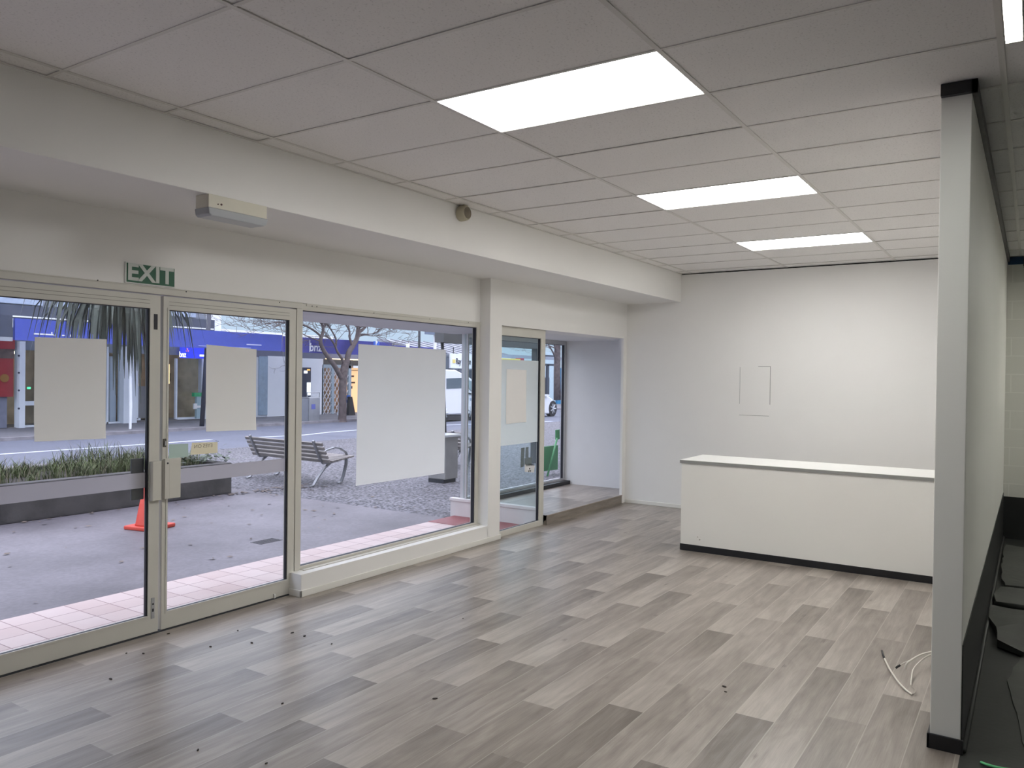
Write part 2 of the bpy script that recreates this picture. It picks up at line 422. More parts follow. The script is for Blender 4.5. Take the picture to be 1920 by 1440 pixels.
# header above doors and window, pier and header to the right
struct(B().box(X0, 6.70, YD+.004, 5.0, 2.262, ZS+.01).done('wall_front', WALL), 'white wall band above the double doors', 'wall')
pr = B()
pr.prism([(6.682, 0), (6.90, 0), (6.90, 2.243), (9.862, 2.243), (9.862, ZS+.01), (6.682, ZS+.01)], 'Y', YW, 4.80)
pr.box(9.862, XB+.05, YW, 4.69, 0, ZS+.01)
pr.box(6.70, XB+.05, 4.80, 5.0, 2.243, ZS+.01)
struct(pr.done('wall_front', WALL), 'white pier and wall around the small glass door and display opening', 'wall')
# sill wall under the large window
struct(B().box(4.195, 6.69, YW, YD+.002, 0, 0.1715).box(4.30, 6.69, YD+.002, 4.92, 0, .1715).done('wall_sill', WALL, bevel=.003), 'low white sill wall under the large window', 'wall')
bb = B(); bb.box(4.180, 6.912, YW-.014, YW, 0, .052).box(4.180, 4.195, YW-.014, YD, 0, .052).box(6.900, 6.912, YW-.014, YW+.05, 0, .052)
struct(bb.done('baseboard_front', TRIMW, bevel=.004), 'white baseboard under the large window', 'baseboard')
# far wall
struct(B().box(XB, XB+.12, .30, YW+.03, 0, ZC-.012).done('wall_right', WALL), 'far white wall behind the counter', 'wall')
struct(B().box(XB+.01, XB+.1, .38, YF, ZC-.013, ZC).done('trim_2', BLACK), 'dark gap along the top of the far white wall', 'gap')
struct(B().box(XB-.012, XB, .40, YW-.015, 0, .05).done('baseboard_right', TRIMW, bevel=.004), 'white baseboard of the far wall', 'baseboard')
# partition
struct(B().box(4.18, XR+.02, .251, .376, 0, ZC).done('wall_partition', PART, bevel=.003), 'white end of the partition wall at the right', 'wall')
t = B(); t.box(4.15, XR, .228, .251, ZC-.055, ZC).box(4.15, 4.18, .228, .376, ZC-.055, ZC)
struct(t.done('trim_3', BLACK), 'black trim along the top of the partition wall', 'trim')
struct(B().box(4.166, 4.18, .240, .388, 0, .068).box(4.166, XB, .376, .388, 0, .068).done('baseboard_partition', BLACK, bevel=.003), 'black skirting around the foot of the partition wall', 'baseboard')
struct(B().box(4.19, XR, .2465, .251, 0, .50).done('trim_4', BLACKP), 'black painted lower band of the partition wall in the side room', 'dado')
struct(B().tube([(4.2, .240, .012), (XR, .240, .012)], .013, 8).done('baseboard_side', pm('dark_grey_cove', (0.05, .05, .048), .5), smooth=True), 'dark cove strip along the floor of the side room', 'baseboard')
# side room
struct(B().box(XR, XR+.15, Y0, .30, 0, ZC+.1).done('wall_side', block_mat()), 'white painted block wall of the side room', 'wall')
struct(B().box(XR-.012, XR, Y0, .246, 0, .46).done('trim_5', BLACKP), 'black painted lower band of the block wall', 'dado')
struct(B().box(XR-.02, XR, Y0, .246, 3.0, ZC).done('trim_6', pm('dark_blue_band', (0.01, .055, .14), .5), bevel=.002), 'dark blue band at the top of the block wall', 'trim')
struct(B().box(X0, XR+.1, Y0-.12, Y0, 0, ZC+.1).done('wall_left', pm('side_wall_paint', (.72, .71, .67), .6)), 'wall of the side room out of the picture', 'wall')
struct(B().box(X0-.12, X0, Y0, 5.3, 0, ZC+.1).done('wall_back', WALL), 'wall behind the camera', 'wall')

# ------------------------------------------------------------------ shopfront
# double doors
d = sroot('door_1', (3.1, YD, 0), 'cream aluminium double glass doors under the exit sign', 'door')
fr = B()
fr.box(X0, 4.292, YD-.002, YD+.06, 2.216, 2.264).box(X0, 4.292, YD-.006, YD+.06, 2.256, 2.264)
fr.box(4.238, 4.292, YD-.002, YD+.07, 0.0, 2.216).box(1.86, 1.94, YD-.002, YD+.07, 0, 2.216)
fr.done('door_frame', FRAME, d, bevel=.002)
for px, py in ((183, 525.6), (349, 547), (524, 567)):
    q = at(px, py, 'Y', YD-.006); B().lathe([(.004, 0), (.004, .003)], q, (0, -1, 0), 8).done('screw', GASK, d)
def leaf(x0, x1, sl, sr_, tag_):
    l = bpy.data.objects.new('door_leaf', None); COL.objects.link(l); l.parent = d
    off = Vector(d.location)
    f = B().frame(x0, x1, .008, 2.208, YD, YD+.045, sl, sr_, .115, .088); f.done('leaf_frame', FRAME, l, bevel=.002)
    # glazing bead
    f = B().frame(x0+sl-.012, x1-sr_+.012, .11, 2.133, YD-.004, YD+.004, .012, .012, .014, .012); f.done('glazing_bead', FRAME, l)
    f = B().frame(x0+sl-.001, x1-sr_+.001, .122, 2.121, YD+.006, YD+.026, .004, .010, .003, .006); f.done('gasket', GASK, l)
    B().box(x0+sl, x1-sr_, YD+.024, YD+.030, .123, 2.12).done('glass_pane', GLASS, l)
    return l
lf1 = leaf(1.945, 3.088, .06, .076, '')
lf2 = leaf(3.108, 4.232, .040, .068, '')
# top rail grooves
for l, a, b in ((lf1, 1.945, 3.012), (lf2, 3.15, 4.166)):
    g = B()
    for z in (2.150, 2.172): g.box(a, b, YD-.0012, YD, z, z+.003)
    g.done('rail_groove', pm('groove_grey', (.28, .27, .24), .6), l)
FROST = film('grey_frosted_strip', (0.66, 0.645, 0.68), 0.88, 0.5)
for l, a, b in ((lf1, 2.006, 3.012), (lf2, 3.15, 4.160)):
    B().box(a, b, YD+.0215, YD+.0225, .958, 1.057).done('frosted_strip', FROST, l)
# lock hardware
B().box(3.040, 3.066, YD-.002, YD+.003, 1.985, 2.085).done('flush_bolt', GASK, lf1)
B().box(3.036, 3.060, YD-.004, YD+.003, .10, .235).done('bolt_plate', STEEL, lf1, bevel=.001)
B().box(3.043, 3.053, YD-.006, YD-.003, .145, .165).box(3.043, 3.053, YD-.006, YD-.003, .19, .20).done('bolt_slot', GASK, lf1)
B().box(3.112, 3.135, YD-.004, YD+.003, 1.215, 1.27).done('cylinder_lock', pm('aged_brass_grey', (.10, .095, .085), .4, metal=.6), lf2, bevel=.002)
B().box(3.120, 3.130, YD-.010, YD-.004, 1.225, 1.255).done('thumb_turn', STEEL, lf2)
h = B(); h.prism([(3.016, YD-.004), (3.086, YD-.004), (3.086, YD-.03), (3.024, YD-.03), (3.016, YD-.018)], 'Z', .872, 1.128)
h.done('pull_handle', FRAME, lf1, bevel=.003)
h = B(); h.box(3.100, 3.135, YD-.02, YD, .880, 1.136); h.box(3.135, 3.222, YD-.035, YD-.025, .875, 1.14).box(3.105, 3.137, YD-.035, YD-.012, .875, 1.14)
h.done('pull_handle', FRAME, lf2, bevel=.003)
B().lathe([(.006, 0), (.006, .002)], (3.125, YD-.035, 1.11), (0, -1, 0), 12).done('key_hole', GASK, lf2)
h = B(); h.prism([(2.925, YD+.05), (3.012, YD+.05), (3.012, YD+.062), (2.925, YD+.062)], 'Z', .88, 1.148)
h.done('push_plate', pm('dark_satin_plate', (.10, .105, .115), .45, metal=.5), lf1, bevel=.002)
B().box(4.035, 4.05, YD-.012, YD, .008, .04).done('door_stop', pm('white_rubber_stop', (.75, .75, .72), .5), lf2)
# threshold
struct(B().box(X0, 4.24, YD-.01, 5.0, -.03, .006).done('trim_7', DSTEEL), 'dark threshold under the double doors', 'threshold')

def window(name, x0, x1, z0, z1, y, l, r, b, t_, label, depth=.06, mat=FRAME, gdepth=.045, gl=GLASS):
    w = sroot(name, ((x0+x1)/2, y, z0), label, 'window')
    B().frame(x0, x1, z0, z1, y, y+depth, l, r, b, t_).done('window_frame', mat, w, bevel=.002)
    B().frame(x0+l-.001, x1-r+.001, z0+b-.001, z1-t_+.001, y+.010, y+gdepth, .004, .010, .003, .006).done('gasket', GASK, w)
    B().box(x0+l, x1-r, y+gdepth-.004, y+gdepth+.002, z0+b, z1-t_).done('glass_pane', gl, w)
    return w
w1 = window('window_1', 4.286, 6.682, .172, 2.258, YD, .012, .058, .026, .052, 'large fixed shop window between the double doors and the pier')
tr = B(); tr.box(4.33, 6.69, YD-.006, YD, 2.240, 2.262); tr.done('head_trim', FRAME, w1)
for px, py in ((585, 574), (594, 575), (701, 587), (806, 598), (878, 605)):
    B().lathe([(.004, 0), (.004, .003)], at(px, py, 'Y', YD-.006), (0, -1, 0), 8).done('screw', GASK, w1)
B().box(4.292, 6.69, YD-.05, YD, .172, .178).done('sill_lip', FRAME, w1, bevel=.002)
# window left of the doors, out of the picture
window('window_2', X0+.1, 1.87, .172, 2.22, YD, .05, .05, .03, .03, 'shop window left of the double doors')
struct(B().box(X0, 1.87, YW, 4.92, 0, .172).done('wall_sill', WALL), 'low sill wall left of the double doors', 'wall')
# small glass door
d3 = sroot('door_2', (7.35, 4.70, 0), 'narrow cream framed glass door right of the pier', 'door')
B().frame(6.902, 7.866, .0, 2.242, 4.700, 4.75, .012, .095, .062, .098).done('leaf_frame', FRAME, d3, bevel=.002)
B().frame(6.913, 7.772, .061, 2.145, 4.712, 4.735, .003, .014, .003, .006).done('gasket', GASK, d3)
B().box(6.914, 7.771, 4.730, 4.736, .062, 2.144).done('glass_pane', GLASSG, d3)
B().box(7.868, 7.885, 4.685, 4.70, .03, .105).done('door_closer', GASK, d3)
DFILM = film('pale_door_film', (0.90, 0.93, 0.92), 0.80, 0.5)
B().box(6.914, 7.76, 4.7275, 4.7285, .965, 1.888).done('frosted_film', DFILM, d3)
# display recess: raised floor, side wall, soffit, plinth
XD, YP = 7.85, 5.95
struct(plank_floor('floor', 7.868, 10.42, 4.66, YP-.03, .112, random.Random(9), None), 'raised vinyl plank floor of the display recess', 'floor')
st = B().box(7.868, 9.862, 4.652, 4.70, 0, .111)
struct(st.done('trim_8', pm('step_riser_oak', (0.27, 0.235, 0.20), .45, var=.25, scale=3, stretch=(1, 8, 8))), 'wood look riser of the raised display floor', 'riser')
struct(B().box(7.868, 9.86, 4.645, 4.664, .104, .1145).done('trim_9', pm('step_nosing', (.33, .28, .23), .4), bevel=.002), 'step nosing of the raised display floor', 'nosing')
RECW = pm('recess_wall_paint', (0.78, 0.78, 0.78), .55, var=.012)
struct(B().prism([(9.875, 4.66), (10.42, 4.93), (10.40, 5.90), (10.62, YP+.05), (10.9, YP+.05), (10.9, 4.66)], 'Z', -.05, 2.6).done('wall_recess', RECW), 'white side wall of the display recess', 'wall')
struct(B().box(XD-.05, 10.5, 4.99, YP+.05, 2.243, 2.4).done('ceiling', RECW), 'soffit of the display recess', 'ceiling')
struct(B().box(7.90, 10.40, 5.755, 5.843, .112, .165).done('trim_10', BLACK), 'black strip below the display window', 'sill')
w3 = window('window_3', 7.87, 10.41, .165, 2.243, 5.845, .04, .06, .03, .06, 'front window of the display recess', mat=FRAME2)
PL = pm('white_plinth_paint', (.72, .69, .68), .5, var=.03)
struct(B().box(XD-.05, XD+.018, 4.758, YP+.05, -.05, .165).box(XD+.018, 10.5, YP-.02, YP+.05, -.05, .164).box(XD-.062, XD+.018, 4.758, YP+.06, .165, .20).box(XD+.018, 10.5, YP+.03, YP+.06, .164, .175).done('wall_plinth', PL, bevel=.003), 'low white plinth under the display glass', 'plinth')
w4 = sroot('window_4', (XD, 5.5, .2), 'side window of the display recess seen through the glass', 'window')
B().box(XD-.004, XD+.002, 4.80, 5.845, .2, 2.243).done('glass_pane', GLASSG, w4)
B().box(XD-.012, XD+.012, 5.785, 5.815, .2, 2.243).done('side_stile', FRAME2, w4, bevel=.003)
# soffit over the entry
struct(B().box(X0, 7.87, 4.99, 6.02, 2.225, 2.40).done('ceiling', pm('entry_soffit_paint', (.54, .55, .60), .7)), 'grey soffit over the entry outside the doors', 'soffit')
struct(B().box(X0, 30, 4.995, 5.3, 2.40, 6).done('wall_outside', pm('outer_wall_paint', (.5, .5, .5), .7)), 'street side of the shop wall above the soffit', 'wall')
struct(B().box(10.62, 30, 5.3, YP+.05, -.05, 6).done('wall_outside', pm('neighbour_wall_paint', (.5, .49, .47), .7)), 'street side wall of the next shop', 'wall')

# ------------------------------------------------------------------ things inside
WHITE = pm('matte_white', (.82, .82, .80), .6, var=.01)
GREEN = pm('exit_green', (.008, .105, .05), .45, var=.03)
ex = thing('exit_sign', 'green EXIT sign with white letters above the double doors', 'sign', (3.015, YD-.002, 2.27))
B().box(2.842, 3.188, YD-.004, YD+.004, 2.268, 2.400).done('backing_plate', WHITE, ex)
B().box(2.850, 3.182, YD-.006, YD-.003, 2.275, 2.394).done('face', GREEN, ex)
LET = pm('exit_letter_white', (.62, .66, .62), .5, var=.01)
text('lettering', 'EXIT', .146, (3.014, YD-.0075, 2.3345), LET, ex, bold=.0042, fit=(2.858, 3.176))

PANEL = emit('lit_diffuser', (1.0, .99, .975), 12.8)
labs = ('lit ceiling panel nearest the camera, largest of the three', 'middle lit ceiling panel, between the nearest and the smallest', 'smallest lit ceiling panel, nearest the far white wall')
lp = None
for i, n in enumerate(LIGHTN):
    x = GX0+.6*n+.3; y = GY1-.6
    if lp is None:
        lp = thing('ceiling_light', labs[0], 'ceiling light', (x, y, ZC), 'rectangular ceiling panels')
        B().box(x-.286, x+.286, y-.586, y+.586, ZC+.004, ZC+.008).done('diffuser', PANEL, lp)
        f = B()
        f.box(x-.298, x-.286, y-.598, y+.598, ZC+.003, ZC+.05).box(x+.286, x+.298, y-.598, y+.598, ZC+.003, ZC+.05)
        f.box(x-.286, x+.286, y-.598, y-.586, ZC+.003, ZC+.05).box(x-.286, x+.286, y+.586, y+.598, ZC+.003, ZC+.05)
        f.done('frame', TRIMW, lp)
        first = lp
    else:
        o = copy_tree(first); o.location = (x, y, ZC); o['label'] = labs[i]
# batten in the side room
tl = thing('batten_light', 'lit fluorescent batten on the ceiling of the dark side room', 'ceiling light', (3.0, .085, ZC))
B().box(2.0, 3.64, .060, .100, ZC-.035, ZC).done('body', WPLAS, tl, bevel=.003)
q = B(); q.prism([(.050, ZC-.060), (.052, ZC-.060), (.053, ZC-.042), (.107, ZC-.042), (.108, ZC-.060), (.110, ZC-.060), (.110, ZC-.035), (.050, ZC-.035)], 'X', 2.0, 3.62); q.done('reflector', WPLAS, tl)
B().box(2.02, 3.60, .0545, .1055, ZC-.057, ZC-.046).done('diffuser', emit('lit_batten', (.95, 1.0, .96), 20.0), tl)
B().box(3.62, 3.63, .050, .110, ZC-.060, ZC-.035).done('end_cap', WPLAS, tl)
B().box(1.99, 2.00, .050, .110, ZC-.060, ZC-.035).done('end_cap', WPLAS, tl)
tl2 = copy_tree(tl); tl2.location = (6.4, -1.75, ZC); tl2['label'] = 'unseen fluorescent batten added deeper in the side room, right of the picture'  # extra batten out of view, added to brighten the partition's side face
for ch in tl2.children:
    if ch.name.startswith('diffuser'):
        ch.data = ch.data.copy(); ch.data.materials[0] = emit('added_batten_lit', (.99, 1.0, .94), 80.0)
tl3 = copy_tree(tl2); tl3.location = (9.4, -1.35, ZC); tl3['label'] = 'unseen fluorescent batten added near the block wall of the side room, right of the picture'  # another extra batten out of view, added to brighten the block wall
bx = thing('security_camera', 'small black box high in the corner of the side room', 'camera', (9.9, .05, ZC))
B().box(9.80, 9.98, .00, .10, ZC-.16, ZC-.06).done('housing', BLACK, bx, bevel=.006)
B().box(9.87, 9.91, .03, .07, ZC-.06, ZC).done('bracket', BLACK, bx)

# emergency light under the bulkhead
em = thing('emergency_light', 'boxy emergency light with grey diffuser below the white bulkhead', 'emergency light', (2.98, 3.93, ZS))
B().box(2.785, 3.19, 3.868, 3.985, ZS-.075, ZS).done('body', pm('cream_enamel', (.70, .67, .56), .4), em, bevel=.003)
B().prism([(2.780, ZS-.075), (3.195, ZS-.075), (3.185, ZS-.112), (3.165, ZS-.122), (2.80, ZS-.122), (2.785, ZS-.112)], 'Y', 3.862, 3.99).done('diffuser', pm('grey_diffuser', (.42, .44, .46), .3, var=.02), em, bevel=.006)
B().lathe([(.006, 0), (.006, .003)], (2.868, 3.868, ZS-.048), (0, -1, 0), 10).lathe([(.004, 0), (.004, .003)], (2.846, 3.868, ZS-.05), (0, -1, 0), 10).done('indicator', pm('dark_red_led', (.06, .01, .01), .3), em)

# siren on the bulkhead
sn = thing('alarm_siren', 'round cream alarm siren on the white bulkhead', 'siren', (5.16, YF, 3.0))
B().lathe([(.062, 0), (.062, .02), (.058, .065), (.05, .075)], (5.13, YF, 3.015), (0, -1, 0), 24).done('housing', CREAMP, sn, smooth=False, bevel=.004)
B().lathe([(.046, .074), (.046, .078), (.03, .076), (.012, .085), (.0, .085)], (5.13, YF, 3.015), (0, -1, 0), 24).done('grille', pm('siren_grille', (.20, .17, .12), .5), sn)
B().box(5.12, 5.17, YF-.05, YF, 3.065, ZC).done('bracket', CREAMP, sn)

# access panel in the far wall
ap = thing('access_panel', 'flush white access panel in the far wall above the counter', 'panel', (XB, 2.9, 1.25))
B().box(XB-.003, XB+.002, 2.713, 3.085, 1.260, 1.867).done('cover', WALL, ap)
gp = B(); gp.box(XB-.004, XB-.0005, 2.707, 2.713, 1.40, 1.873).box(XB-.004, XB-.0005, 2.707, 2.86, 1.867, 1.872).box(XB-.004, XB-.0005, 3.085, 3.089, 1.40, 1.862).box(XB-.004, XB-.0005, 2.72, 3.089, 1.256, 1.260)
gp.done('edge_gap', pm('shadow_gap_grey', (.30, .30, .29), .7), ap)

# counter
ct = thing('reception_counter', 'white reception counter with black kickboard before the far wall', 'counter', (7.8, 1.8, 0))
CNT = pm('counter_cream_laminate', (.88, .862, .81), .4, var=.012, scale=1.2)
B().box(7.560, 8.20, .392, 2.918, .062, .868).done('front_panel', CNT, ct, bevel=.002)
kb = B().box(7.555, 8.20, .392, 2.922, 0.0, .064); kb.done('kickboard', BLACK, ct, bevel=.002)
B().box(7.548, 8.21, .392, 2.932, .868, .897).done('countertop', pm('countertop_edge_grey', (.30, .30, .285), .4), ct, bevel=.001)
B().box(7.5482, 8.21, .392, 2.9318, .897, .9).done('laminate_top', pm('countertop_white', (.86, .86, .83), .3, var=.01), ct)
q = at(1312, 1012, 'X', 7.56)
for e_, g_, r_ in ((0, 0, .006), (.02, .025, .004)): B().lathe([(r_, 0), (r_, .004)], (7.56, q.y+e_, q.z+g_), (-1, 0, 0), 8).done('screw', pm('screw_grey', (.25, .22, .18), .5), ct)

# papers on the glass
PAPER = film('backlit_beige_paper', (0.95, 0.935, 0.885), 1.0, 0.52)
def sheet(name, corners, y, mat, label, cat, group=None, curl=0.006, nx=8, nz=10, th=.0008):
    """a thin sheet of paper taped to the glass: (left top, right top, right bottom, left bottom) as X,Z"""
    bm = bmesh.new(); g = []
    for side in (0, 1):
        for j in range(nz+1):
            for i in range(nx+1):
                u, v = i/nx, j/nz
                x = (corners[0][0]*(1-u)+corners[1][0]*u)*(1-v)+(corners[3][0]*(1-u)+corners[2][0]*u)*v
                z = (corners[0][1]*(1-u)+corners[1][1]*u)*(1-v)+(corners[3][1]*(1-u)+corners[2][1]*u)*v
                yy = y-curl*(v**6)*(1+.5*math.sin(9*u))-curl*.25*math.sin(PI*u)*math.sin(PI*v)
                g.append(bm.verts.new((x, yy-th*side, z)))
    n1 = (nx+1)*(nz+1)
    for s_ in (0, n1):
        for j in range(nz):
            for i in range(nx):
                a = s_+j*(nx+1)+i
                bm.faces.new([g[k] for k in ((a, a+1, a+nx+2, a+nx+1) if s_ == 0 else (a+nx+1, a+nx+2, a+1, a))])
    c = Vector((sum(p[0] for p in corners)/4, y, min(p[1] for p in corners)))
    bmesh.ops.translate(bm, vec=-c, verts=bm.verts)
    me = bpy.data.meshes.new(name); bm.to_mesh(me); bm.free(); me.materials.append(mat)
    for p in me.polygons: p.use_smooth = True
    o = bpy.data.objects.new(name, me); COL.objects.link(o); o.location = c
    return tag(o, label, cat, group)
def px4(ps, y): return [(at(a, b, 'Y', y).x, at(a, b, 'Y', y).z) for a, b in ps]
yp = YD+.0185
sheet('paper_sheet', px4(((65, 632), (200, 636), (197, 822), (63, 828)), yp), yp, PAPER, 'beige paper sheet taped to the left door leaf', 'paper', 'papers taped to the door glass', curl=.008)
sheet('paper_sheet', px4(((387, 646), (481, 655), (479, 806), (385, 809)), yp), yp, PAPER, 'beige paper sheet taped to the right door leaf', 'paper', 'papers taped to the door glass', curl=.008)
PAPW = film('white_paper', (0.96, 0.94, 0.92), 1.0, 0.22)
sheet('paper_sheet', px4(((950, 692), (987, 694), (986, 791), (948, 795)), 4.722), 4.722, PAPW, 'narrow white paper sheet on the small glass door', 'paper', 'papers taped to the door glass', curl=.006)
WFILM = film('white_window_film', (0.95, 0.96, 0.955), 0.96, 0.57)
yw = YD+.037
po = sheet('window_poster', px4(((672, 645), (836, 656), (833, 887), (667, 911)), yw), yw, WFILM, 'large white sheet covering the middle of the big window', 'poster', curl=.0005)
nt_ = thing('paper_notice', 'small yellow paper notice with faint mirrored writing on the right door leaf', 'notice', (3.43, yp, 1.14))
q = px4(((360, 830), (408, 829), (408, 849), (357, 853)), yp)
B().prism(q, 'Y', yp, yp+.001).done('paper', film('yellow_notice_paper', (.92, .87, .70), .97, .5), nt_)
text('lettering', 'EYES ON', .036, (3.43, yp-.0012, 1.200), pm('tan_ink', (.36, .32, .24), .7), nt_, ext=.0002, mirror=True, sx=1.05)
st_ = B().prism(px4(((317, 833), (353, 832), (353, 856), (317, 860)), yp), 'Y', yp, yp+.001).done('door_sticker', film('pale_green_sticker', (.58, .68, .58), .80, .5))
tag(st_, 'pale green sticker on the right door leaf beside the lock', 'sticker')
# stickers on the small door
ys_ = 4.7255
ws = thing('warning_sticker', 'white warning sticker with black emblem low on the small glass door', 'sticker', (7.6, ys_, .70))
q = px4(((984, 871), (1003, 873), (1001, 886), (984, 885)), ys_)
B().prism(q, 'Y', ys_, ys_+.001).done('label_face', pm('sticker_white', (.70, .71, .72), .5), ws)
cx = sum(p[0] for p in q)/4; cz = sum(p[1] for p in q)/4; wd = q[1][0]-q[0][0]
text('lettering', 'WARNING', .038, (cx+.004, ys_-.0008, cz+.042), pm('black_ink', (.02, .02, .02), .6), ws, ext=.0002, bold=.0008, sx=.95)
em_ = B()
for a in (90, 210, 330):
    a0, a1 = math.radians(a-30), math.radians(a+30); c = (cx, cz-.018)
    pts = [(c[0]+.008*math.cos(a0), c[1]+.008*math.sin(a0)), (c[0]+.026*math.cos(a0), c[1]+.026*math.sin(a0)), (c[0]+.029*math.cos((a0+a1)/2), c[1]+.029*math.sin((a0+a1)/2)), (c[0]+.026*math.cos(a1), c[1]+.026*math.sin(a1)), (c[0]+.008*math.cos(a1), c[1]+.008*math.sin(a1))]
    em_.prism(pts, 'Y', ys_-.0008, ys_)
em_.done('emblem', MATS['black_ink'], ws)
gs = B(); yo = 4.7365
for ps in (((977, 840), (984, 839), (982, 875), (976, 877)), ((985.5, 839), (991, 838), (991, 858), (985, 858)), ((983.5, 859), (997, 857), (996.5, 872), (983, 873))):
    gs.prism(px4(ps, yo), 'Y', yo, yo+.001)
tag(gs.done('window_sticker', pm('grey_sticker_back', (.20, .21, .23), .6)), 'grey sticker back with two upright bars on the small glass door', 'sticker')

# electrical cables by the partition
CAB = pm('white_cable', (.78, .74, .66), .45, var=.03)
TAPE = pm('black_tape', (.01, .01, .012), .4)
def curve(pts, n=6):
    P = [Vector(p) for p in pts]; out = []
    for i in range(len(P)-1):
        a, b, c, e = P[max(i-1, 0)], P[i], P[i+1], P[min(i+2, len(P)-1)]
        for k in range(n):
            t_ = k/n
            out.append(.5*((2*b)+(c-a)*t_+(2*a-5*b+4*c-e)*t_*t_+(3*b-a-3*c+e)*t_**3))
    out.append(P[-1]); return out
def fl(px, py, z=.006): 
    p = at(px, py, 'Z', z); return (p.x, p.y, z)
c1 = thing('electrical_cable', 'loose white cable end with black tape lying on the floor', 'cable', fl(1680, 1260, 0), 'cut cables beside the partition')
pts = curve([fl(1658, 1234, .007), fl(1668, 1254, .012), fl(1684, 1278, .012), fl(1698, 1293, .008), fl(1710, 1302, .006)])
B().tube(pts, .0052, 8).done('sheath', CAB, c1, smooth=True)
B().tube([fl(1653.5, 1220, .006), fl(1655, 1226, .006), fl(1658.5, 1235, .0075)], .0058, 8).done('taped_end', TAPE, c1, smooth=True)
B().tube(curve([fl(1709, 1301, .006), fl(1715, 1300, .012), fl(1716, 1294, .018), fl(1709, 1287, .02)]), .004, 8).done('bent_core', pm('dull_cable_core', (.42, .38, .33), .5), c1, smooth=True)
def wl(px, py, x): 
    p = at(px, py, 'X', x); return (p.x, p.y, p.z)
c2 = thing('electrical_cable', 'white cable with black taped tip coming out of the partition', 'cable', (5.6, .40, 0), 'cut cables beside the partition')
a0 = Vector((5.62, .385, .05))
P2 = [at(1752, 1221, 'Z', .07), at(1728, 1227, 'Z', .08), at(1708, 1238, 'Z', .07), at(1700, 1245, 'Z', .05), at(1697.5, 1254, 'Z', .02)]
B().tube(curve(P2), .0055, 8).done('sheath', CAB, c2, smooth=True)
P3 = [at(1707, 1238, 'Z', .068), at(1697, 1242, 'Z', .05), at(1688, 1247, 'Z', .03)]
B().tube(curve(P3), .003, 8).done('core', CAB, c2, smooth=True)
B().tube(curve([at(1688, 1247, 'Z', .03), at(1683, 1250, 'Z', .02), at(1679.5, 1252.5, 'Z', .012)]), .0065, 8).done('taped_end', TAPE, c2, smooth=True)
c3 = thing('electrical_cable', 'thin white cable curling down to the floor beside the partition', 'cable', (5.5, .42, 0), 'cut cables beside the partition')
P4 = [at(1751, 1225, 'Z', .05), at(1736, 1232, 'Z', .055), at(1722, 1243, 'Z', .05), at(1712, 1256, 'Z', .035), at(1709, 1272, 'Z', .015), at(1708, 1285, 'Z', .006)]
B().tube(curve(P4), [.0055]*6+[.0045]*6+[.0035]*19, 8).done('sheath', CAB, c3, smooth=True)

# membrane sheets in the side room
def slab(name, pts, z, th, label, cat, curl=0.0, mat=None, group=None):
    """a limp torn sheet with a ragged outline lying on the floor"""
    n = len(pts); out = []
    rr = random.Random(hash(label) % 1000 if False else len(label)*7)
    for i in range(n):
        a, b = Vector(pts[i]), Vector(pts[(i+1) % n]); L_ = (b-a).length; k = max(1, int(L_/.12))
        for j in range(k):
            p = a.lerp(b, j/k)
            if j: p = p+Vector((rr.uniform(-.012, .012), rr.uniform(-.008, .008)))
            out.append((p.x, p.y))
    b = B(); b.prism(out, 'Z', z, z+th)
    bmesh.ops.triangulate(b.bm, faces=[f for f in b.bm.faces if len(f.verts) > 4])
    bmesh.ops.subdivide_edges(b.bm, edges=b.bm.edges, cuts=2, use_grid_fill=True)
    for v in b.bm.verts:
        if v.co.z > z+th*.5: v.co.z += curl*(.5+.5*math.sin(v.co.x*5.1+v.co.y*9))
    o = b.done(name, mat or SHEETM)
    return tag(o, label, cat, group)
G = 'torn membrane sheets on the side room floor'
slab('membrane_sheet', [(4.0, -.7), (4.0, -.05), (4.6, .02), (5.0, .06), (5.35, .095), (5.9, .03), (5.95, -.8)], .001, .004, 'flat torn black sheet nearest the camera on the black floor', 'sheet', .003, group=G)
slab('membrane_sheet', [(5.86, -.8), (5.87, .02), (6.0, .165), (6.3, .18), (6.62, .235), (6.95, .225), (7.0, -.8)], .006, .03, 'thick black sheet with a cut corner, second from the camera', 'sheet', .022, group=G)
slab('membrane_sheet', [(7.05, -.8), (7.02, .20), (7.3, .228), (7.60, .19), (7.65, -.8)], .006, .028, 'short black sheet behind the one with the cut corner', 'sheet', .02, group=G)
slab('membrane_sheet', [(7.7, -.8), (7.68, .16), (8.1, .20), (9.3, .215), (9.6, .20), (9.7, -.8)], .006, .028, 'farthest black sheet, just before the block wall', 'sheet', .02, group=G)
ro = B(); ro.tube([(6.98, .215, .045), (7.0, 0, .042), (7.02, -.8, .045)], .022, 10)
tag(ro.done('rolled_strip', RUBBER, smooth=True), 'rolled black strip lying between two torn sheets', 'strip')
gt = B(); gt.tube(curve([at(1839, 1429, 'Z', .006), at(1852, 1434, 'Z', .008), at(1880, 1441, 'Z', .006), at(1925, 1446, 'Z', .006)]), .006, 6)
tag(gt.done('green_cord', pm('bright_green_cord', (.16, .62, .26), .5), smooth=True), 'bright green cord on the black floor at the bottom edge', 'cord')

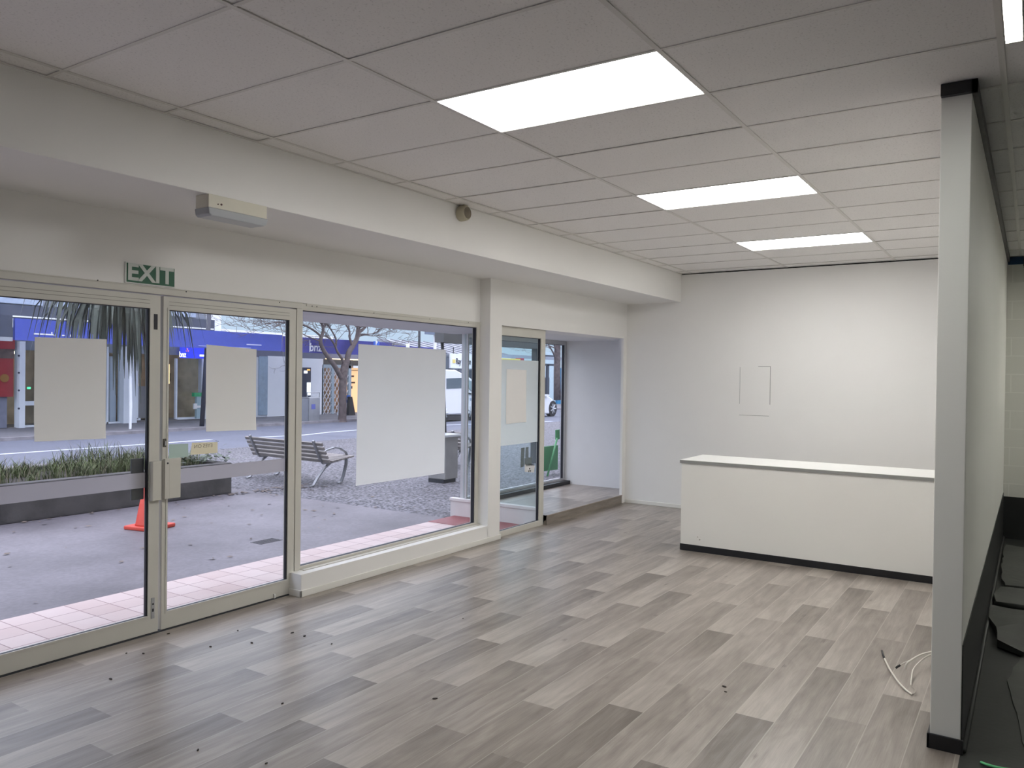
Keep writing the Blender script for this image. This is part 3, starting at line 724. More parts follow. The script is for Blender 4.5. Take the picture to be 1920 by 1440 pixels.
# bits of leaf litter on the plank floor
LITT = pm('dark_leaf_litter', (.03, .022, .018), .8)
for i, (px, py, s_) in enumerate(((207.5, 1272.5, 6), (530, 1318.5, 3.2), (269, 1225, 4), (316, 1188, 4), (237, 1224.5, 3), (548, 1186, 5), (571, 1192, 5), (816, 1309.5, 5), (446, 1182, 3), (395, 1212, 4), (472, 1205, 4), (1358, 1287, 5), (1360.5, 1297, 3), (868, 1159.5, 2.5), (371, 1406, 3), (499, 1431, 3), (622, 1207, 3))):
    p = at(px, py, 'Z', .003); r = s_*.0018; b = B(); a = random.uniform(0, PI)
    R = Matrix.Rotation(a, 3, 'Z')
    pr_ = []
    for k in range(7):
        t_ = 2*PI*k/7; w = R@Vector((r*1.4*math.cos(t_)*random.uniform(.7, 1.2), r*.8*math.sin(t_)*random.uniform(.7, 1.2), 0)); pr_.append((p.x+w.x, p.y+w.y))
    b.prism(pr_, 'Z', .0005, .004+.002*random.random())
    tag(b.done('leaf_fragment', LITT), 'tiny dark crumb of leaf litter on the plank floor', 'litter', 'leaf litter on the plank floor')

# ================================================================== OUTSIDE
ZG = -.05
struct(B().box(X0, XD-.02, 5.0, 5.94, -.2, -.02).done('floor', paving_mat()), 'pale pink paving outside the doors', 'paving')
struct(B().box(7.30, XD-.05, 4.9, 5.94, -.1, -.015).done('floor', pm('red_tile', (.26, .07, .075), .45, var=.08)), 'red tiles before the display plinth', 'paving')
ASPH = asphalt_mat('smooth_footpath', (.19, .178, .20), .10, 30, .6, .42)
GRAV = asphalt_mat('chip_seal_footpath', (.135, .133, .150), .85, 26, .8, .2)
ROAD = asphalt_mat('road_asphalt', (.118, .130, .172), .08, 12, .7, .12)
struct(B().box(-14, 7.76, 5.94, 15.6, -.3, ZG).done('floor', ASPH), 'smooth dark footpath outside', 'ground')
struct(B().box(7.76, 60, 5.94, 15.6, -.3, ZG).done('floor', GRAV), 'gritty chip seal footpath outside', 'ground')
struct(B().box(-40, 120, 15.6, 21.55, -.4, ZG-.02).done('floor', ROAD), 'street across the front', 'road')
struct(B().box(-40, 120, 21.55, 26, -.4, ZG+.06).done('floor', asphalt_mat('far_footpath', (.17, .17, .19), .15, 20)), 'far footpath', 'ground')
struct(B().box(-40, 120, 21.4, 21.55, -.4, ZG+.065).done('trim_11', pm('kerb_stone', (.24, .23, .25), .7, var=.3, scale=3)), 'far kerb', 'kerb')
LINE = pm('road_paint', (.52, .56, .66), .6)
p0, p1 = at(0, 848, 'Z', ZG-.015), at(470, 824, 'Z', ZG-.015)
b = B(); y_a = p0.y; 
b.box(-20, 13.2, 18.05, 18.2, ZG-.03, ZG-.014)
tag(b.done('road_marking', LINE), 'long white line along the street behind the planter', 'road marking')
b = B(); 
A_ = [at(480, 820, 'Z', ZG-.015), at(566, 816, 'Z', ZG-.015), at(620, 810, 'Z', ZG-.015), at(672, 806, 'Z', ZG-.015), at(760, 800, 'Z', ZG-.015), at(860, 796, 'Z', ZG-.015), at(1035, 790, 'Z', ZG-.015)]
for p, q in zip(A_, A_[1:]):
    n_ = Vector((-(q-p).y, (q-p).x, 0)).normalized()*.07
    b.prism([((p-n_).x, (p-n_).y), ((q-n_).x, (q-n_).y), ((q+n_).x, (q+n_).y), ((p+n_).x, (p+n_).y)], 'Z', ZG-.03, ZG-.014)
tag(b.done('road_marking', LINE), 'curving white line on the street behind the bench', 'road marking')
dr = B(); p = at(500, 1015, 'Z', ZG)
for k in range(7):
    dr.box(p.x-.13, p.x+.13, p.y-.075+k*.025-.005, p.y-.075+k*.025+.005, ZG, ZG+.003)
for x in (-.135, 0, .135): dr.box(p.x+x-.006, p.x+x+.006, p.y-.085, p.y+.085, ZG, ZG+.003)
tag(dr.done('drain_cover', pm('drain_grey', (.07, .07, .08), .6, var=.3, scale=60)), 'small drain cover in the footpath outside the right door leaf', 'drain')

# traffic cone
c = at(283, 991, 'Z', ZG); c = at(281, 990, 'Z', ZG); c.z = ZG
tc_ = thing('traffic_cone', 'orange traffic cone behind the meeting door stiles', 'cone', c)
ORG = pm('cone_orange', (.62, .07, .045), .5, var=.08)
R = Matrix.Rotation(.22, 3, 'Z')
B().obox((c.x, c.y, ZG+.022), (.19, .19, .022), R).done('base', ORG, tc_, bevel=.012)
B().lathe([(.155, .044), (.148, .06), (.034, .70), (.026, .71)], c, (0, 0, 1), 24).done('body', ORG, tc_, smooth=True)

# planter
CONC = pm('dark_concrete', (.075, .072, .072), .85, var=.3, scale=5, bump=.3, bscale=25)
pl = thing('concrete_planter', 'long dark concrete planter on the footpath outside', 'planter', (4.5, 10.4, ZG))
pb = B(); pb.box(-4, 7.45, 9.75, 9.90, ZG, .40).box(-4, 7.45, 11.3, 11.45, ZG, .40).box(7.30, 7.45, 9.90, 11.3, ZG, .40).box(-4, -3.85, 9.90, 11.3, ZG, .40)
pb.done('wall', CONC, pl, bevel=.01)
so = B(); 
so.box(-3.85, 7.30, 9.90, 11.3, ZG, .36); so.done('soil', pm('dark_soil', (.035, .03, .025), .95, var=.5, scale=20, bump=.5), pl)
# grasses: nobody could count the blades
def blades(b, base, n, h, spread, rr, w=.012, lean=.5):
    for _ in range(n):
        a = rr.uniform(0, 2*PI); x = base[0]+rr.gauss(0, spread); y = base[1]+rr.gauss(0, spread*.7); hh = h*rr.uniform(.45, 1.15); ln = lean*hh*rr.uniform(.2, 1.3)
        d_ = Vector((math.cos(a), math.sin(a), 0)); s_ = Vector((-d_.y, d_.x, 0))*w*rr.uniform(.6, 1.3); p = Vector((x, y, base[2]))
        pts = [p+d_*ln*(t_**1.8)+Vector((0, 0, hh*(t_-.25*t_**3))) for t_ in (0, .4, .75, 1)]
        prev = None
        for i, q in enumerate(pts):
            wv = s_*(1-.32*i)
            cur = (b.bm.verts.new(q-wv), b.bm.verts.new(q+wv))
            if prev: b.bm.faces.new((prev[0], prev[1], cur[1], cur[0]))
            prev = cur
GR1 = pm('grass_green', (.085, .112, .040), .7, var=.6, scale=5)
GR2 = pm('dry_grass', (.20, .185, .12), .8, var=.4, scale=5)
rr = random.Random(3)
gb1, gb2 = B(), B()
for i in range(150):
    x = -2+9.3*(i/150)+rr.uniform(-.08, .08); y = rr.uniform(9.98, 11.15)
    hmod = .24
    y += 0
    if x < 4.7: hmod = .42
    elif x < 5.05: hmod = .17
    elif x < 5.6: hmod = .24
    elif x < 6.9: hmod = .36
    else: hmod = .21
    hmod *= rr.choice((.45, .7, .9, 1.0, 1.25))
    blades(gb1, (x, y, .36), (44 if x < 6.9 else 26) if x > 4 else 12, hmod, .10, rr, w=.0065, lean=.75)
    blades(gb2, (x, y-.05, .36), 9 if x > 4 else 2, hmod*1.2, .12, rr, w=.004, lean=.8)
tag(gb1.done('planter_grass', GR1), 'green grass growing along the concrete planter', 'grass', kind='stuff')
tag(gb2.done('planter_grass', GR2), 'dry straw coloured grass stalks among the planter greenery', 'grass', kind='stuff')
sh = B()
for i in range(260):
    p = Vector((rr.gauss(7.30, .22), rr.gauss(10.3, .22), .36+abs(rr.gauss(0, .10)))); a = rr.uniform(0, 2*PI); d_ = Vector((math.cos(a), math.sin(a), rr.uniform(-.3, .5))).normalized(); s_ = d_.cross(Vector((0, 0, 1))).normalized()*.025
    q = p+d_*.11; m_ = p+d_*.055
    sh.face((p, m_-s_, q, m_+s_))
tag(sh.done('leafy_shrub', pm('shrub_leaf', (.07, .10, .06), .6, var=.4, scale=9)), 'small leafy shrub at the right end of the planter', 'shrub')
lt = B()
for i in range(260):
    x = rr.uniform(7.3, 8.9) if i < 150 else rr.uniform(3, 8.5); y = 9.72-abs(rr.gauss(0, .08 if x < 7.6 else .35)) if i < 200 else rr.uniform(6.2, 9.6)
    a = rr.uniform(0, 2*PI); r = rr.uniform(.012, .03); e1 = Vector((math.cos(a), math.sin(a), 0))*r*1.6; e2 = Vector((-math.sin(a), math.cos(a), .2))*r*.7; p = Vector((x, y, ZG+.012))
    lt.face((p-e1, p-e2, p+e1, p+e2))
tag(lt.done('fallen_leaves', pm('pale_fallen_leaf', (.16, .13, .11), .8, var=.6, scale=11)), 'fallen leaves scattered along the planter foot', 'leaves', kind='stuff')

# cabbage tree in the planter
tp = Vector((6.70, 10.55, .36))
ctree = thing('cabbage_tree', 'cabbage tree with long drooping leaves rising from the planter', 'tree', tp)
B().tube(curve([tp-Vector((0, 0, .05)), (6.68, 10.55, 1.2), (6.62, 10.52, 2.1), (6.40, 10.5, 3.1)]), .075, 10).done('trunk', pm('fibrous_bark', (.12, .10, .085), .9, var=.4, scale=12), ctree, smooth=True)
lb = B(); crown = Vector((6.18, 10.5, 3.1)); rl = random.Random(8)
for i in range(330):
    a = rl.uniform(0, 2*PI); out = rl.uniform(.15, 1.25); drop = rl.uniform(.35, 1.05) if out > .6 else rl.uniform(.6, 1.5)
    d_ = Vector((math.cos(a), math.sin(a), 0)); s_ = Vector((-d_.y, d_.x, 0))*.034
    st0 = crown+Vector((0, 0, rl.uniform(-.35, .15)))
    pts = [st0+d_*out*(1-(1-t_)**1.7)+Vector((0, 0, .35*t_*(1-t_)*2-drop*t_**1.8)) for t_ in (0, .25, .5, .75, 1)]
    prev = None
    for j, q in enumerate(pts):
        wv = s_*(.7, 1.0, .95, .6, .06)[j]
        cur = (lb.bm.verts.new(q-wv), lb.bm.verts.new(q+wv))
        if prev: lb.bm.faces.new((prev[0], prev[1], cur[1], cur[0]))
        prev = cur
lb.done('leaf_crown', pm('cabbage_tree_leaf', (.075, .092, .075), .55, var=.35, scale=6), ctree)

# street benches
SLAT = pm('weathered_slat', (.24, .222, .212), .7, var=.25, scale=3, stretch=(6, 1, 6))
CAST = pm('cast_aluminium', (.30, .31, .33), .4, metal=.6, var=.1)
def make_bench(label, grp):
    """bench facing +X, its near end at local y = 0, running +y"""
    L_ = 1.95
    r = thing('park_bench', label, 'bench', (0, 0, 0), grp)
    # backrest slats
    bt, bb_ = Vector((-.02, 0, .70)), Vector((.16, 0, .36))
    dirv = (bt-bb_).normalized(); nrm = Vector((dirv.z, 0, -dirv.x))
    for k in range(5):
        c_ = bb_.lerp(bt, (k+.5)/5)
        Rm = Matrix((dirv, Vector((0, 1, 0)), nrm)).transposed()
        B().obox((c_.x, L_/2, c_.z), (.027, L_/2, .014), Rm).done('back_slat', SLAT, r, bevel=.004)
    for k in range(5):
        t_ = (k+.5)/5; x = .20+.46*t_; z = .385+.055*t_
        B().obox((x, L_/2, z), (.038, L_/2, .014), Matrix.Rotation(-.12, 3, 'Y')).done('seat_slat', SLAT, r, bevel=.004)
    for y in (.17, L_-.17):
        e = B()
        def bar(pts, w, t0):
            P = [Vector((p[0], y, p[1])) for p in pts]
            pv = None
            for i, p in enumerate(P):
                d_ = (P[min(i+1, len(P)-1)]-P[max(i-1, 0)]).normalized(); n_ = Vector((d_.z, 0, -d_.x))*t0; s_ = Vector((0, w, 0))
                cur = [e.bm.verts.new(p+a*n_+b_*s_) for a, b_ in ((1, 1), (1, -1), (-1, -1), (-1, 1))]
                if pv:
                    for k in range(4): e.bm.faces.new((pv[k], pv[(k+1) % 4], cur[(k+1) % 4], cur[k]))
                else: e.bm.faces.new(cur[::-1])
                pv = cur
            e.bm.faces.new(pv)
        bar([(-.045, .72), (.02, .58), (.10, .42), (.16, .35), (.24, .345), (.45, .375), (.68, .42)], .022, .016)
        e.done('side_frame', CAST, r, bevel=.003)
        e = B(); bar([(.30, .345), (.18, .27), (.05, .13), (-.03, .02), (-.10, .006)], .026, .011); e.done('leg', CAST, r, bevel=.003)
        e = B(); bar([(.64, .41), (.635, .30), (.58, .12), (.53, .02), (.47, .006)], .026, .013); e.done('leg', CAST, r, bevel=.003)
        if y < 1:
            e = B(); bar([(.08, .49), (.22, .555), (.38, .585), (.50, .565), (.62, .50), (.67, .42)], .024, .010); e.done('armrest', CAST, r, bevel=.003)
    return r
bench = make_bench('slatted bench standing across the footpath in front of the big window', 'street benches')
bench.location = (8.66, 9.16, ZG); bench.rotation_euler = (0, 0, math.radians(-3))
b2 = copy_tree(bench); b2['label'] = 'bench half hidden behind the corner post, beside the litter bin'
b2.location = (11.95, 8.95, ZG); b2.rotation_euler = (0, 0, math.radians(6))

# litter bin behind the poster
bn = thing('litter_bin', 'steel litter bin behind the white window poster', 'bin', (10.35, 8.12, ZG))
B().box(10.2, 10.54, 7.96, 8.32, ZG+.06, .70).done('body', pm('bin_concrete_grey', (.28, .28, .28), .6, var=.1), bn, bevel=.012)
B().box(10.14, 10.58, 7.93, 8.37, .70, .745).done('lid', pm('bin_lid', (.62, .64, .66), .3, metal=.4), bn, bevel=.01)
B().box(10.2, 10.52, 7.99, 8.31, ZG, ZG+.06).done('base', DSTEEL, bn)
# verandah beam of the next shop with its posts
vb = thing('verandah_frame', 'dark verandah frame of the next shop seen past the corner post', 'verandah', (12.6, 8.5, ZG))
B().box(10.62, 13.95, 8.35, 8.55, 2.27, 2.85).done('beam', pm('verandah_grey', (.10, .105, .11), .6), vb)
p_ = at(837.5, 690, 'Y', 8.45)
B().tube([(10.86, 8.45, ZG), (10.70, 8.45, 2.3)], .028, 10).done('post', DSTEEL, vb, smooth=True)
B().box(13.75, 13.95, 8.36, 8.54, ZG, 2.27).done('post', pm('verandah_post_grey', (.08, .082, .09), .6), vb)
# green pavement sign
gn = thing('pavement_sign', 'green pavement sign with slanting strut outside the display window', 'sign', (12.3, 7.3, ZG))
GRN = pm('sign_green', (.035, .24, .075), .45, var=.05)
q = [at(1016, 838, 'Y', 7.2), at(1046.5, 834.5, 'Y', 7.2), at(1046, 880.5, 'Y', 7.2), at(1016, 884, 'Y', 7.2)]
B().prism([(v.x, v.z) for v in q], 'Y', 7.2, 7.23).done('panel', GRN, gn, bevel=.004)
a, b_ = at(1025, 898, 'Y', 7.15), at(1044.5, 822, 'Y', 7.15)
B().tube([a, b_], .018, 8).done('strut', pm('strut_green', (.07, .30, .12), .4), gn, smooth=True)
q = [at(1041, 806, 'Y', 7.2), at(1047, 805, 'Y', 7.2), at(1047, 823, 'Y', 7.2), at(1041, 824.5, 'Y', 7.2)]
B().prism([(v.x, v.z) for v in q], 'Y', 7.17, 7.2).done('top_flag', GRN, gn, bevel=.003)

# ------------------------------------------------------------------ across the street
YB, YV = 25.0, 21.75     # shop fronts, verandah edge
def rect(x0, y0, x1, y1, Y):
    xm, ym = (x0+x1)/2, (y0+y1)/2
    return at(x0, ym, 'Y', Y).x, at(x1, ym, 'Y', Y).x, at(xm, y1, 'Y', Y).z, at(xm, y0, 'Y', Y).z
def fbox(b, x0, y0, x1, y1, Y, d0, d1):
    a, c_, e, f = rect(x0, y0, x1, y1, Y); b.box(a, c_, Y+d0, Y+d1, e, f); return b
def fparts(name, mat, parent, *recs):
    """one part per box"""
    for q_ in recs:
        b_ = B(); fbox(b_, *q_); b_.done(name, mat, parent)
NAVY = pm('navy_render', (.055, .065, .10), .7, var=.1)
BLUE = pm('bank_blue', (.055, .085, .42), .5, var=.05)
BLUE2 = pm('deep_blue', (.055, .055, .30), .5, var=.08)
LWALL = pm('pale_shop_wall', (.80, .84, .90), .6, var=.03)
WARM = pm('warm_interior', (.60, .44, .27), .8, var=.4, scale=1.5)
SHOPG = glass_mat('shop_glass', (.90, .93, .95))
bk = thing('bank_building', 'blue fronted bank across the street behind the doors', 'building', (16, YB, 0))
B().box(9.9, 18.3, YB, YB+8, 2.6, 3.62).done('upper_wall', NAVY, bk)
uw = B().box(9.9, 18.0, YB+.1, YB+8, 3.62, 4.6); uw.done('upper_wall', pm('upper_wall_grey', (.20, .22, .27), .7), bk)
for x in (10.0, 12.6, 14.9, 16.3):
    f = B().box(x, x+(2.3 if x < 14 else 1.25), YB+.04, YB+.12, 3.66, 4.35).done('window', pm('upper_window', (.34, .40, .52), .2, var=.1), bk)
B().box(9.9, 18.2, YB-.1, YB, 3.26, 3.30).done('gutter', pm('gutter_white', (.7, .72, .75), .5), bk)
B().box(9.98, 18.6, YV-.06, YV+.04, 2.47, 3.03).done('fascia', BLUE, bk)
B().box(9.9, 18.6, YV+.04, YB, 2.95, 3.03).done('verandah_roof', film('verandah_sheeting', (.80, .83, .86), 1.0, .55), bk)
B().box(9.9, 18.6, YB-.02, YB+.1, 2.3, 2.95).done('shop_head', pm('shop_head_grey', (.20, .23, .28), .7), bk)
wp = B(); fbox(wp, 30, 640, 41, 806, YB, -.2, .1); wp.done('pillar', LWALL, bk)
for y in (667, 699, 732, 766): B().lathe([(.03, 0), (.03, .02)], at(35, y, 'Y', YB-.2), (0, -1, 0), 8).done('bolt', NAVY, bk)
wp = B(); fbox(wp, 224, 650, 249, 797, YB, -.25, .1); wp.done('pillar', LWALL, bk)
sh_ = B(); sh_.box(11, 19.2, YB+1.6, YB+1.7, ZG, 2.95); sh_.done('back_wall', WARM, bk)
fl_ = B(); fl_.box(11, 18.5, YB, YB+1.6, ZG, .02); fl_.done('shop_floor', pm('bank_floor', (.25, .24, .24), .6), bk)
fparts('mullion', LWALL, bk, (41, 752, 75, 760, YB, -.05, .05), (41, 794, 226, 800, YB, -.05, .05), (199, 650, 202, 796, YB, -.05, .05), (254, 672, 258, 786, YB, -.05, .05), (328, 672, 331, 786, YB, -.05, .05), (331, 782, 376, 786, YB, -.05, .05), (250, 784, 262, 788, YB, -.05, .05), (213, 668, 224, 794, YB, .2, .4))
fparts('shop_glass', SHOPG, bk, (41, 650, 225, 796, YB, .0, .02), (331, 672, 378, 784, YB, .0, .02))
po_ = B(); fbox(po_, 41, 680, 56, 716, YB, .25, .27); po_.done('poster', pm('kraft_poster', (.40, .28, .15), .7), bk)
po_ = B(); fbox(po_, 44, 696, 50, 706, YB, .235, .245); po_.done('poster_picture', pm('poster_blue', (.16, .18, .35), .7), bk)
l_ = B(); fbox(l_, 43, 658, 62, 663, YB, .9, 1.1); l_.done('shop_light', emit('shop_lamp', (1, .85, .55), 4), bk)
fparts('shop_light', emit('warm_strip', (1, .72, .35), 1.2), bk, (251, 672, 255, 705, YB, .5, .55), (330, 683, 334, 720, YB, .5, .55))
l_ = B(); fbox(l_, 61, 726, 67, 730, YB, .3, .33); l_.done('indicator', emit('green_led', (.1, 1, .4), 1.2), bk)
for x in (12.6, 14.6, 16.9):
    B().box(x-.5, x+.5, YB+.5, YB+.8, 2.80, 2.84).done('shop_light', emit('bank_added_lamp', (1, .82, .60), 16.0), bk)  # unseen lamps added to brighten the bank interior
B().box(11, 19.2, YB+.1, YB+1.7, 2.85, 2.9).done('shop_ceiling', pm('bank_ceiling', (.7, .68, .62), .7), bk)
lw = B(); fbox(lw, 262, 725, 330, 786, YB, .9, 1.1); lw.done('counter_front', pm('bank_counter', (.30, .30, .31), .6), bk)
gb_ = B(); fbox(gb_, 353, 736, 369, 743, YB, -.35, -.2); gb_.done('stand_top', pm('stand_green', (.03, .40, .16), .5), bk)
gb_ = B(); fbox(gb_, 358, 743, 366, 784, YB, -.33, -.22); gb_.done('stand_body', pm('stand_clear', (.35, .48, .52), .3), bk)
fparts('stand_bottle', WHITE, bk, (352, 756, 358, 766, YB, -.36, -.3), (358, 760, 369, 764, YB, -.36, -.3))
for (a, b0, c_, e) in ((266, 690, 285, 722), (333, 715, 345, 745), (346, 700, 352, 716), (120, 690, 190, 760), (203, 660, 212, 690), (203, 735, 213, 790)):
    fparts('interior_goods', pm('interior_mix', (.16, .11, .08), .7, var=.8, scale=9), bk, (a, b0, c_, e, YB, 1.0, 1.1))
# lit sign
ls = B(); fbox(ls, 332, 652, 379, 672, YB, -.30, -.15); ls.done('lit_sign', emit('lit_blue', (.02, .035, .55), 1.0), bk)
LWT = emit('lit_white', (1, 1, 1), 1.0); PINK = emit('lit_pink', (1, .25, .3), .7)
q = at(343, 665, 'Y', YB-.31); text('sign_lettering', 'bnz', .28, (q.x, q.y, q.z), LWT, bk, bold=.004, ext=.005, fit=(at(336.5, 665, 'Y', YB-.31).x, at(349, 665, 'Y', YB-.31).x))
q = at(370, 667, 'Y', YB-.31); text('sign_lettering', 'store', .15, (q.x, q.y, q.z), LWT, bk, bold=.008, ext=.005) if False else None
q = B(); fbox(q, 364.5, 665, 375, 668.5, YB, -.32, -.30); q.done('sign_mark', LWT, bk)
for px, py in ((349.5, 658), (353, 658), (351.2, 654.5)): B().lathe([(.022, 0), (.022, .01)], at(px, py, 'Y', YB-.31), (0, -1, 0), 8).done('sign_star', PINK, bk)
# small white marks on the fascia above the papers
for (a, c_, e, f) in ((63, 102, 625.5, 628), (96, 98, 622.5, 626), (80, 82, 625, 627), (100, 103, 626.5, 630), (116, 122, 628, 630), (131, 133, 627.5, 632), (145.5, 148.5, 628, 633), (151, 154, 622, 625)):
    fparts('fascia_mark', WHITE, bk, (a, e, c_, f, YV-.06, -.01, 0))
fparts('fascia_mark', pm('faded_white', (.5, .52, .75), .6), bk, (372, 650, 470, 651, YV-.06, -.01, 0), (462, 645.5, 490, 647.5, YV-.06, -.01, 0))

nb = thing('red_sign_shop', 'shop with a red sign and red poster at the left edge across the street', 'building', (8, YB, 0))
B().box(-2, 9.95, YB, YB+8, 2.6, 3.6).done('upper_wall', NAVY, nb)
B().box(-2, 9.9, YB+.1, YB+8, 3.6, 4.6).done('upper_window', MATS['upper_window'], nb)
B().box(-2, 9.93, YV-.04, YV+.04, 2.52, 3.1).done('fascia', NAVY, nb)
B().box(-2, 9.93, YV-.05, YV+.05, 2.44, 2.54).done('fascia_trim', pm('trim_grey', (.32, .34, .38), .6), nb)
B().box(-2, 11.3, YB, YB+.2, ZG, 2.6).done('shop_wall', pm('shop_wall_lilac', (.22, .23, .30), .7, var=.1), nb)
RED = pm('shop_red', (.33, .025, .035), .5, var=.1)
q = B(); fbox(q, -30, 634, 25, 654, YB, -.1, -.02); q.done('red_header', RED, nb)
q = B(); fbox(q, -20, 654, 24, 672, YB, -.08, -.02); q.done('display_window', pm('dusty_display', (.14, .10, .09), .4, var=.3), nb)
q = B(); fbox(q, -14, 672, 22, 744, YB, -.1, -.02); q.done('red_poster', RED, nb)
q = B(); c_ = at(8.5, 709, 'Y', YB-.11); q.lathe([(.12, 0), (.12, .01)], c_, (0, -1, 0), 20); me_ = q.done('poster_picture', pm('poster_gold', (.30, .14, .03), .5), nb)

# white wall shop right of the bank with the cash machine
wb = thing('corner_bank_wing', 'pale walled wing with deep blue fascia across the street', 'building', (21, YB, 0))
B().box(18.6, 24.2, YV-.06, YV+.04, 2.46, 3.0).done('fascia', BLUE2, wb)
B().box(18.6, 24.2, YV+.04, YB, 2.92, 2.99).done('verandah_roof', film('verandah_sheeting_pale', (.82, .84, .87), 1.0, .6), wb)
B().box(18.3, 18.95, YB+.5, YB+3, 3.0, 4.1).done('chimney', LWALL, wb)
B().box(18.95, 24.4, YB+.2, YB+.6, 2.9, 3.32).done('parapet', pm('parapet_white', (.78, .80, .82), .6), wb)
B().prism([(YB+.6, 2.9), (YB+6, 2.9), (YB+6, 3.7), (YB+.6, 3.3)], 'X', 18.95, 24.4).done('roof', pm('roof_pink_grey', (.40, .36, .38), .7), wb)
q = B(); fbox(q, 378, 655, 500, 792, YB, 0, .2); q.done('shop_wall', LWALL, wb)
fparts('shop_wall', pm('white_shop_wall', (.90, .92, .95), .6, var=.02), wb, (500, 668, 543, 783, YB, -.05, .2), (543, 672, 604, 795, YB, -.05, .2))
q = B(); fbox(q, 484, 668, 500, 778, YB, -.06, 0); q.done('window', pm('pale_blue_window', (.32, .42, .52), .2, var=.1), wb)
q = B(); q.box(18.6, 24.2, YB-.04, YB+.1, 2.33, 2.9); q.done('shop_head', pm('head_grey_blue', (.16, .17, .24), .7), wb)
q = B(); fbox(q, 552, 689, 579, 748, YB, -.12, -.04); q.done('cash_machine', pm('machine_navy', (.02, .03, .07), .4), wb)
fparts('screen', emit('atm_screen', (.9, .95, 1), 1.1), wb, (571.5, 717, 578, 741, YB, -.14, -.12), (566, 695, 572, 700, YB, -.14, -.12))
q = B(); fbox(q, 572, 692, 577, 695, YB, -.14, -.12); q.done('lamp', emit('atm_orange', (1, .5, .1), .7), wb)
q = at(591.5, 652, 'Y', YV-.07); text('sign_lettering', 'bnz', .42, (q.x, q.y, q.z), pm('sign_white', (.70, .72, .80), .5), wb, bold=.006, ext=.004, shear=.1)
q = B(); fbox(q, 580, 637, 581.2, 660, YV-.07, -.01, 0); q.done('sign_divider', MATS['sign_white'], wb)

# lattice-gated shop
gs_ = thing('gated_shop', 'shop with a folding lattice gate behind the bare tree', 'building', (24, YB, 0))
q = B(); fbox(q, 600, 671, 692, 792, YB, 1.0, 1.1); q.done('back_wall', pm('warm_back', (.30, .22, .15), .8, var=.6, scale=3), gs_)
fparts('transom', pm('dark_transom', (.08, .075, .075), .5), gs_, (604, 672, 640, 684, YB, -.02, .1), (657, 674, 695, 686, YB, -.02, .1))
fparts('gate_frame', pm('gate_grey_blue', (.34, .42, .48), .5), gs_, (603, 684, 657, 690, YB, -.05, .05), (620.5, 690, 625, 777, YB, -.05, .05), (602, 690, 605, 780, YB, -.05, .05), (652, 684, 657, 780, YB, -.05, .05), (601, 777, 657, 783, YB, -.05, .05))
q = B(); lat = rect(605, 690, 652, 778, YB); W_, H_ = lat[1]-lat[0], lat[3]-lat[2]
for k in range(-10, 10):
    for sgn in (1, -1):
        xa = lat[0]+k*.2
        z0, z1 = lat[2], lat[3]; sl = sgn*.62
        xs0, xs1 = xa, xa+sl*H_
        t0, t1 = 0.0, 1.0
        dx = xs1-xs0
        ta, tb = sorted(((lat[0]-xs0)/dx, (lat[1]-xs0)/dx)); t0 = max(0, ta); t1 = min(1, tb)
        if t1-t0 < .02: continue
        q.tube([(xs0+dx*t0, YB-.02, z0+H_*t0), (xs0+dx*t1, YB-.02, z0+H_*t1)], .02, 4)
q.done('lattice', pm('lattice_grey', (.66, .67, .70), .5), gs_)
fparts('light_strip', emit('warm_shop_strip', (1, .75, .45), 1.0), gs_, (605, 672.3, 656, 674.3, YB, -.25, -.15), (657, 674, 690, 676, YB, -.25, -.15))
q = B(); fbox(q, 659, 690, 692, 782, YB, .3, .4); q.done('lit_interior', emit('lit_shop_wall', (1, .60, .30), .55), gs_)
fparts('shelf', pm('shop_shelf', (.10, .06, .03), .6), gs_, (661, 694, 662.5, 735, YB, .2, .25), (661, 694, 690, 695, YB, .2, .25), (664, 704, 670, 707, YB, .2, .25), (664, 716, 672, 719, YB, .2, .25), (662, 724, 667, 729, YB, .2, .25))
B().box(24.2, 27, YV-.06, YV+.04, 2.46, 2.9).done('fascia', BLUE2, gs_)
q = B(); q.box(24.2, 26.2, YB, YB+.15, 2.3, 2.95); q.done('shop_head', MATS['head_grey_blue'], gs_)

# steel bin at the far kerb, pavement boards, leaning pole
fb_ = thing('street_bin', 'grey steel street bin on the far kerb beside the bare tree', 'bin', (19.8, 21.7, ZG))
q = B(); fbox(q, 580, 745, 600, 793, 21.62, 0, .5); q.done('body', STEEL, fb_, bevel=.02)
q = B(); fbox(q, 566, 748, 580, 793, 21.64, .02, .5); q.done('side_panel', pm('bin_side', (.26, .28, .32), .5, metal=.5), fb_)
q = B(); a_, c_, e, f = rect(576, 736, 599, 745, 21.7); q.tube([(a_, 21.7, e), (a_, 21.7, f), (c_, 21.7, f), (c_, 21.7, e)], .02, 6); q.done('top_rail', STEEL, fb_)
q = B(); fbox(q, 584, 758, 591, 767, 21.62, -.01, 0); q.done('label_sticker', pm('bin_label', (.12, .14, .42), .5), fb_)
ab = thing('sandwich_board', 'black sandwich board on the far footpath right of the bare tree', 'sign', (24.2, 24, 0))
q = [at(655, 744, 'Y', 23.6), at(659, 744, 'Y', 23.6), at(665, 778, 'Y', 23.6), at(652.5, 778, 'Y', 23.6)]
B().prism([(v.x, v.z) for v in q], 'Y', 23.55, 23.7).done('board', pm('chalk_black', (.03, .03, .035), .6), ab)
for a_, b_ in (((652.5, 778), (651.5, 783)), ((664, 778), (664.5, 783))): B().tube([at(*a_, 'Y', 23.62), at(*b_, 'Y', 23.62)], .02, 5).done('leg', DSTEEL, ab)
pk = thing('blue_board', 'blue and white pavement board touching the bare tree', 'sign', (23.6, 24, 0))
q = B(); fbox(q, 648, 741, 657, 755, 23.75, 0, .05); q.done('panel', pm('sign_mid_blue', (.05, .14, .46), .5), pk)
